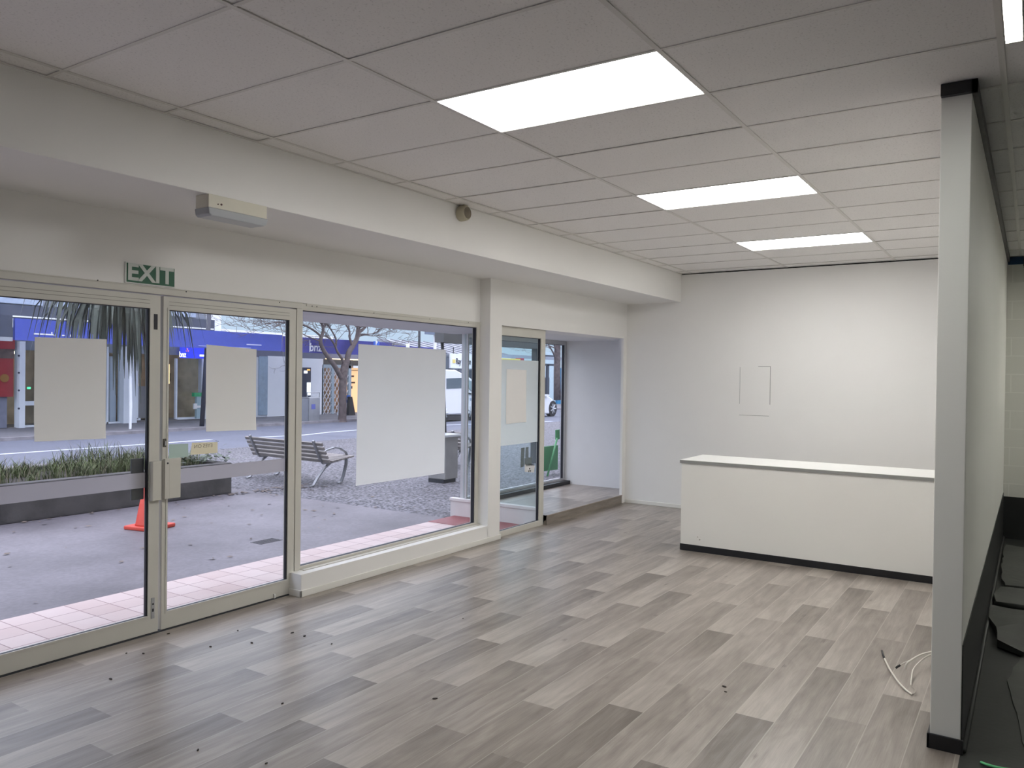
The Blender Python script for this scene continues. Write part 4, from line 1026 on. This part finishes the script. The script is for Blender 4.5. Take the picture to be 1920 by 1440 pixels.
q = B(); fbox(q, 649, 755, 655, 780, 23.75, 0, .05); q.done('lower_panel', LWALL, pk)
q = B(); fbox(q, 650.5, 746, 654, 750, 23.75, -.01, 0); q.done('symbol', WHITE, pk)
lp_ = B(); lp_.tube([at(378.5, 799, 'Y', 21.9), at(393, 575, 'Y', 21.9)], .075, 10)
tag(lp_.done('leaning_pole', pm('pole_navy', (.03, .035, .06), .5), smooth=True), 'dark leaning pole in front of the bank', 'pole')
bf = B(); q = [at(242.5, 620, 'Y', 22.2), at(246, 650, 'Y', 22.2), at(248, 760, 'Y', 22.2), at(246.5, 804, 'Y', 22.2), at(243, 806, 'Y', 22.2), at(243, 700, 'Y', 22.2)]
bf.prism([(v.x, v.z) for v in q], 'Y', 22.2, 22.24)
tag(bf.done('feather_banner', pm('banner_white', (.85, .88, .92), .6)), 'tall white feather banner before the bank pillar', 'banner')
wf = B(); q = [at(637, 755, 'Y', 23.9), at(640, 755, 'Y', 23.9), at(636, 783, 'Y', 23.9), at(633, 783, 'Y', 23.9)]
wf.prism([(v.x, v.z) for v in q], 'Y', 23.9, 23.95)
tag(wf.done('white_board', LWALL), 'narrow white board leaning left of the bare tree', 'sign')

# bare street tree
BARK = pm('grey_bark', (.13, .105, .105), .85, var=.3, scale=8)
tr_ = thing('bare_tree', 'leafless street tree in front of the far shops', 'tree', at(642, 790, 'Z', ZG))
YT = 21.45
def tp_(px, py): return at(px, py, 'Y', YT)
tb = B()
tb.tube(curve([tp_(641, 793), tp_(642, 780), tp_(642.5, 750), tp_(643, 715), tp_(646, 690), tp_(649, 678)]), [.25, .22, .19, .17, .16, .155, .15, .15, .15, .15]+[.145]*21, 10)
tb.done('trunk', BARK, tr_, smooth=True)
br_ = B(); rt_ = random.Random(21)
def twig(p, d_, L_, r, depth):
    pts = [p]; dd = d_.normalized()
    for k in range(4):
        dd = (dd+Vector((rt_.gauss(0, .16), rt_.gauss(0, .16), rt_.gauss(.05, .14)))).normalized(); pts.append(pts[-1]+dd*L_/4)
    br_.tube(pts, [r, r*.85, r*.7, r*.55, r*.4], 5 if depth > 1 else 4, cap=False)
    if depth > 0:
        for k in range(rt_.choice((2, 3, 3))):
            i = rt_.choice((2, 3, 4)); twig(pts[i], dd+Vector((rt_.gauss(0, .7), rt_.gauss(0, .55), rt_.gauss(.15, .4))), L_*rt_.uniform(.55, .8), max(.006, r*.6), depth-1)
def limb(pl_, r0, r1, nt_, depth=3):
    P = curve([tp_(*p) for p in pl_], 4); n = len(P)
    br_.tube(P, [r0+(r1-r0)*i/(n-1) for i in range(n)], 7, cap=False)
    for i in range(nt_):
        k = rt_.randint(int(n*.55), n-1)
        d_ = (P[min(k+1, n-1)]-P[max(k-1, 0)]).normalized()
        twig(P[k], d_+Vector((rt_.gauss(0, .7), rt_.gauss(0, .6), rt_.gauss(.1, .5))), rt_.uniform(.6, 1.2), max(.011, r1*.5), depth)
limb([(640, 708), (630, 690), (618, 673), (606, 655), (601, 640), (605, 625), (606, 615), (600, 600), (590, 585)], .10, .04, 16)
limb([(603, 632), (592, 622), (575, 612), (555, 606), (530, 604), (505, 606)], .045, .02, 22)
limb([(601, 640), (590, 636), (575, 630), (560, 622), (545, 612)], .03, .012, 14)
limb([(646, 685), (641, 672), (633, 660), (628, 648), (622, 638), (610, 629)], .06, .025, 10)
limb([(630, 650), (630, 636), (622, 620), (612, 606), (600, 590)], .04, .018, 12)
limb([(650, 682), (654, 662), (664, 645), (670, 632), (672, 610), (668, 590), (666, 570)], .11, .07, 14)
limb([(671, 625), (685, 612), (700, 608), (715, 606), (730, 607)], .04, .012, 16)
limb([(670, 632), (684, 628), (700, 630), (715, 628)], .03, .01, 12)
limb([(655, 632), (655, 620), (648, 608), (640, 595), (625, 580)], .04, .02, 12)
limb([(660, 648), (656, 634), (655, 628)], .05, .04, 3)
br_.done('branches', BARK, tr_, smooth=True)
# second bare tree far right
t2 = thing('bare_tree', 'bare tree at the right edge of the display window across the street', 'tree', at(1046, 745, 'Y', 21.0))
YT = 20.8
q = B(); q.tube([tp_(1045, 750), tp_(1044.5, 700), tp_(1045, 660), tp_(1046, 625)], [.2, .18, .17, .15], 9); q.done('trunk', BARK, t2, smooth=True)
br_ = B()
limb([(1045, 690), (1040, 668), (1032, 652), (1025, 640)], .06, .02, 7)
limb([(1045, 670), (1040, 650), (1036, 635)], .05, .02, 7)
limb([(1045, 655), (1034, 650), (1024, 648)], .04, .02, 5)
br_.done('branches', BARK, t2, smooth=True)

# right part of the street
rf = thing('low_shop_row', 'low row of shops with striped grey verandah roof behind the poster', 'building', (34, YB, 0))
B().box(27.1, 38, YB, YB+6, ZG, 2.75).done('wall', LWALL, rf)
q = B(); q.prism([(21.9, 2.70), (25.2, 3.35), (25.2, 3.25), (21.9, 2.62)], 'X', 27.1, 34); q.done('verandah_roof', pm('purple_grey_roof', (.24, .255, .30), .6, var=.3, scale=2), rf)
for k in range(9): B().prism([(21.85, 2.73), (25.2, 3.39), (25.2, 3.33), (21.85, 2.69)], 'X', 27.2+k*.8, 27.26+k*.8).done('roof_rib', pm('rib_dark', (.20, .205, .24), .6), rf)
B().box(30.2, 38, YV-.1, YV, 2.62, 2.78).done('gutter', pm('gutter_blue_grey', (.34, .38, .46), .5), rf)
rw = thing('agency_sign', 'white Ray White sign hanging above the van', 'sign', (29, YV-.3, 2.5))
q = B(); a_, c_, e, f = rect(846, 664, 897, 691, YV-.3); q.box(a_, c_, YV-.3, YV-.2, e, f); q.done('board', pm('sign_board_white', (.80, .85, .90), .5), rw)
q2 = B(); fbox(q2, 848.5, 674, 853.5, 681, YV-.3, -.02, 0); q2.done('logo_square', pm('logo_yellow', (.75, .62, .20), .5), rw)
q = at(868.5, 678, 'Y', YV-.32); text('lettering', 'Ray White', .38, (q.x, q.y, q.z), pm('sign_ink', (.05, .05, .07), .5), rw, bold=.006, ext=.003, fit=(at(855.5, 678, 'Y', YV-.32).x, at(883, 678, 'Y', YV-.32).x))
for px in (850, 888):
    v = at(px, 664, 'Y', YV-.25); B().tube([v, v+Vector((0, 0, .3))], .025, 5).done('hanger', DSTEEL, rw)
sw = thing('agency_shop', 'shop window with dark lettered band behind the van', 'building', (30, YB, 0))
q = B(); q.box(29, 40, YB-.3, YB-.05, ZG, 2.6); q.done('wall', pm('shop_pale_blue', (.45, .52, .62), .6), sw)
q = B(); fbox(q, 840, 692, 905, 701, YB-.35, -.02, 0); q.done('window_band', pm('mottled_band', (.35, .38, .45), .5, var=.8, scale=4), sw)
q = B(); fbox(q, 872, 694, 905, 735, YB-.36, -.03, 0); q.done('window', pm('dark_shop_window', (.09, .11, .15), .3), sw)
ps = thing('parking_sign', 'small blue parking sign above the poster edge', 'sign', at(706, 700, 'Y', 20.5))
q = B(); fbox(q, 701, 640, 711.5, 647.5, 20.5, 0, .03); q.done('plate', pm('parking_blue', (.05, .12, .48), .5), ps)
q = at(706, 643.5, 'Y', 20.48); text('lettering', 'P', .2, (q.x, q.y, q.z), WHITE, ps, bold=.004, ext=.002)
v = at(706, 640, 'Y', 20.56); B().tube([(v.x, 20.56, ZG), (v.x, 20.56, v.z)], .03, 8).done('post', STEEL, ps, smooth=True)
pp = B(); v = at(785.5, 700, 'Y', 20.8); pp.tube([(v.x, 20.8, ZG), (v.x, 20.8, 5.5)], .05, 8)
tag(pp.done('lamp_post', DSTEEL, smooth=True), 'thin dark lamp post above the middle of the poster', 'post')
sb = thing('street_signboard', 'pale street sign on a white pole left of the dark verandah', 'sign', at(815, 760, 'Y', 19))
v = at(815, 700, 'Y', 19.0); B().tube([(v.x, 19, ZG), (v.x, 19, at(815, 627, 'Y', 19).z)], .06, 8).done('post', pm('pale_post', (.6, .62, .66), .5), sb, smooth=True)
q = B(); fbox(q, 798, 622, 829, 628, 19, -.05, .05); q.done('board', pm('board_slate', (.16, .20, .28), .5), sb)
wpst = B(); v = at(764, 700, 'Y', 21.5); wpst.tube([(v.x, 21.5, 2.4), (v.x, 21.5, at(764, 644, 'Y', 21.5).z)], .07, 8)
tag(wpst.done('vent_pipe', LWALL, smooth=True), 'short white pipe on the striped verandah roof', 'pipe')

# vehicles parked on the far side
TYRE = pm('tyre_black', (.015, .015, .018), .7); CARW = pm('car_white', (.80, .82, .86), .25, var=.01); CARG = pm('car_glass', (.10, .13, .16), .1); DARKT = pm('dark_trim', (.03, .03, .035), .5)
def wheel(parent, x, y, z, r, dy):
    w = B().lathe([(r*.55, 0), (r, .01), (r, .20), (r*.55, .21)], (x, y, z), (0, dy, 0), 24).done('wheel', TYRE, parent, smooth=False)
    h = B(); h.lathe([(r*.22, -.01), (r*.20, -.015)], (x, y, z), (0, dy, 0), 12)
    for k in range(7):
        a = 2*PI*k/7
        h.tube([(x, y-dy*.012, z), (x+r*.62*math.cos(a), y-dy*.012, z+r*.62*math.sin(a))], .028, 5)
    h.done('hub_cap', pm('alloy', (.55, .57, .6), .35, metal=.6), w)
vn = thing('white_van', 'white van parked across the street beside the corner post', 'van', (23.9, 19.6, ZG))
x1 = at(900, 740, 'Y', 18.72).x+.12; x0 = x1-4.9
def VX(px, py): p = at(px, py, 'Y', 18.72); return (p.x, p.z)
prof = [(x0, .28), (x0+.05, 1.6), (x0+.15, 1.9), (x0+.5, 1.96), (x1-1.75, 1.93), VX(879, 706.5), VX(888, 713), VX(895, 723), (x1-.25, .98), (x1, .85), (x1+.02, .35), (x1-.1, .2), (x0+.1, .2)]
B().prism(prof, 'Y', 18.72, 20.4).done('body', CARW, vn, bevel=.05, seg=3)
q = B(); q.prism([VX(837, 709.5), VX(870.5, 708.5), VX(870.5, 727.5), VX(837, 729)], 'Y', 18.700, 18.74); q.done('side_window', CARG, vn, bevel=.01)
q = B(); q.prism([VX(876, 711), VX(884, 715), VX(894, 724), VX(896, 735), VX(884, 734), VX(879, 729)], 'Y', 18.695, 18.74); q.done('front_window', pm('van_front_glass', (.28, .36, .38), .1), vn, bevel=.01)
q = B(); q.prism([VX(836, 788), VX(905, 789), VX(905, 780), VX(836, 778.5)], 'Y', 18.76, 20.3); q.done('lower_trim', DARKT, vn)
q = B(); q.prism([VX(878.5, 736.5), VX(885, 738), VX(885, 740), VX(878.5, 739)], 'Y', 18.67, 18.72); q.done('door_handle', DARKT, vn)
q = B(); q.prism([VX(881, 746), VX(885, 746.5), VX(885, 751.5), VX(881, 751)], 'Y', 18.708, 18.72); q.done('logo', pm('van_logo', (.35, .42, .52), .5), vn)
q = B(); q.prism([VX(885.8, 748), VX(895, 748.8), VX(895, 750.6), VX(885.8, 750)], 'Y', 18.708, 18.72); q.done('logo_text', pm('van_logo_text', (.30, .55, .75), .5), vn)
wheel(vn, VX(834, 775)[0], 18.74, ZG+.33, .34, 1); wheel(vn, x1-.75, 18.74, ZG+.33, .34, 1)
cr = thing('white_car', 'white car nose seen through the display window across the street', 'car', (29.5, 19, ZG))
YC = 18.0
def CX(px, py): p = at(px, py, 'Y', YC); return (p.x, p.z)
fx = CX(1043.5, 760)[0]; rx = fx-4.3
prof = [(rx, .35), (rx+.05, .95), (rx+.5, 1.05), (rx+1.1, 1.42), (rx+2.2, 1.46), CX(1018, 736), CX(1028, 742), CX(1036, 748), CX(1041, 753), CX(1043.5, 762), CX(1043.5, 773), CX(1040, 776), (rx+.1, .18)]
B().prism(prof, 'Y', YC, YC+1.7).done('body', CARW, cr, bevel=.06, seg=3)
q = B(); q.prism([(rx+.9, 1.0), (rx+1.25, 1.36), (rx+2.2, 1.40), CX(1015, 740), CX(1022, 745)], 'Y', YC-.01, YC+.02); q.done('side_window', CARG, cr)
q = B(); q.prism([CX(1021, 739), CX(1025, 740), CX(1025, 743), CX(1021, 743)], 'Y', YC-.15, YC); q.done('mirror', CARW, cr)
wc = CX(1036.5, 769.5)
wheel(cr, wc[0], YC-.01, ZG+.33, .36, 1); wheel(cr, wc[0]-2.55, YC-.01, ZG+.33, .34, 1)
bw = thing('street_shop', 'shop with bright blue wall behind the far right tree', 'building', (44, YB, 0))
q = B(); fbox(q, 1044.5, 690, 1056, 760, YB-.1, -.05, .2); q.done('blue_wall', pm('cyan_wall', (.03, .22, .42), .6), bw)
q = B(); fbox(q, 1018, 660, 1045, 770, YB-.1, .1, .4); q.done('pale_wall', pm('shop_front_pale', (.50, .62, .68), .6), bw)
q = B(); fbox(q, 1019, 708, 1030, 750, YB-.1, 0, .12); q.done('doorway', DARKT, bw)
fparts('verandah_frame', pm('frame_navy', (.05, .06, .085), .5), bw, (1016, 682, 1050, 686, YV, 0, .1), (1016, 666, 1050, 669, YV, 0, .1), (1026, 684, 1029.5, 748, YV, 0, .1))
ya = B(); fbox(ya, 930, 672, 976, 677.5, 20.0, 0, .3); 
tag(ya.done('yellow_awning', pm('awning_yellow', (.70, .58, .12), .6)), 'thin yellow awning edge seen above the small door film', 'awning')
ra = B(); fbox(ra, 976, 671.5, 982, 677.5, 20.0, -.02, .28)
tag(ra.done('red_awning', pm('awning_red', (.35, .04, .07), .6)), 'short red awning edge right of the yellow awning', 'awning')

# ------------------------------------------------------------------ daylight and exposure
W = bpy.data.worlds.new('overcast_dusk'); S.world = W; W.use_nodes = True
wn = W.node_tree; bg = wn.nodes['Background']
tcw = wn.nodes.new('ShaderNodeTexCoord'); sp = wn.nodes.new('ShaderNodeSeparateXYZ'); wn.links.new(tcw.outputs['Generated'], sp.inputs[0])
nzw = wn.nodes.new('ShaderNodeTexNoise'); nzw.inputs['Scale'].default_value = 3; wn.links.new(tcw.outputs['Generated'], nzw.inputs['Vector'])
rw_ = wn.nodes.new('ShaderNodeValToRGB')
rw_.color_ramp.elements[0].color = (.60, .78, 1.0, 1); rw_.color_ramp.elements[1].color = (.84, .84, 1.0, 1)
rw_.color_ramp.elements[0].position = .12; rw_.color_ramp.elements[1].position = .75
mxw = wn.nodes.new('ShaderNodeMath'); mxw.operation = 'MULTIPLY_ADD'; mxw.inputs[1].default_value = 0.25; wn.links.new(nzw.outputs['Fac'], mxw.inputs[0]); wn.links.new(sp.outputs['Z'], mxw.inputs[2])
wn.links.new(mxw.outputs[0], rw_.inputs['Fac']); wn.links.new(rw_.outputs['Color'], bg.inputs['Color'])
# overcast sky: brighter overhead than at the horizon
mr = wn.nodes.new('ShaderNodeMapRange'); mr.inputs['From Min'].default_value = 0.10; mr.inputs['From Max'].default_value = 0.9; mr.inputs['To Min'].default_value = 0.70; mr.inputs['To Max'].default_value = 3.3
wn.links.new(sp.outputs['Z'], mr.inputs['Value']); wn.links.new(mr.outputs[0], bg.inputs['Strength'])

vs = S.view_settings
vs.view_transform = 'Standard'; vs.look = 'None'; vs.gamma = 1.0; vs.use_curve_mapping = False
vs.exposure = 0.42
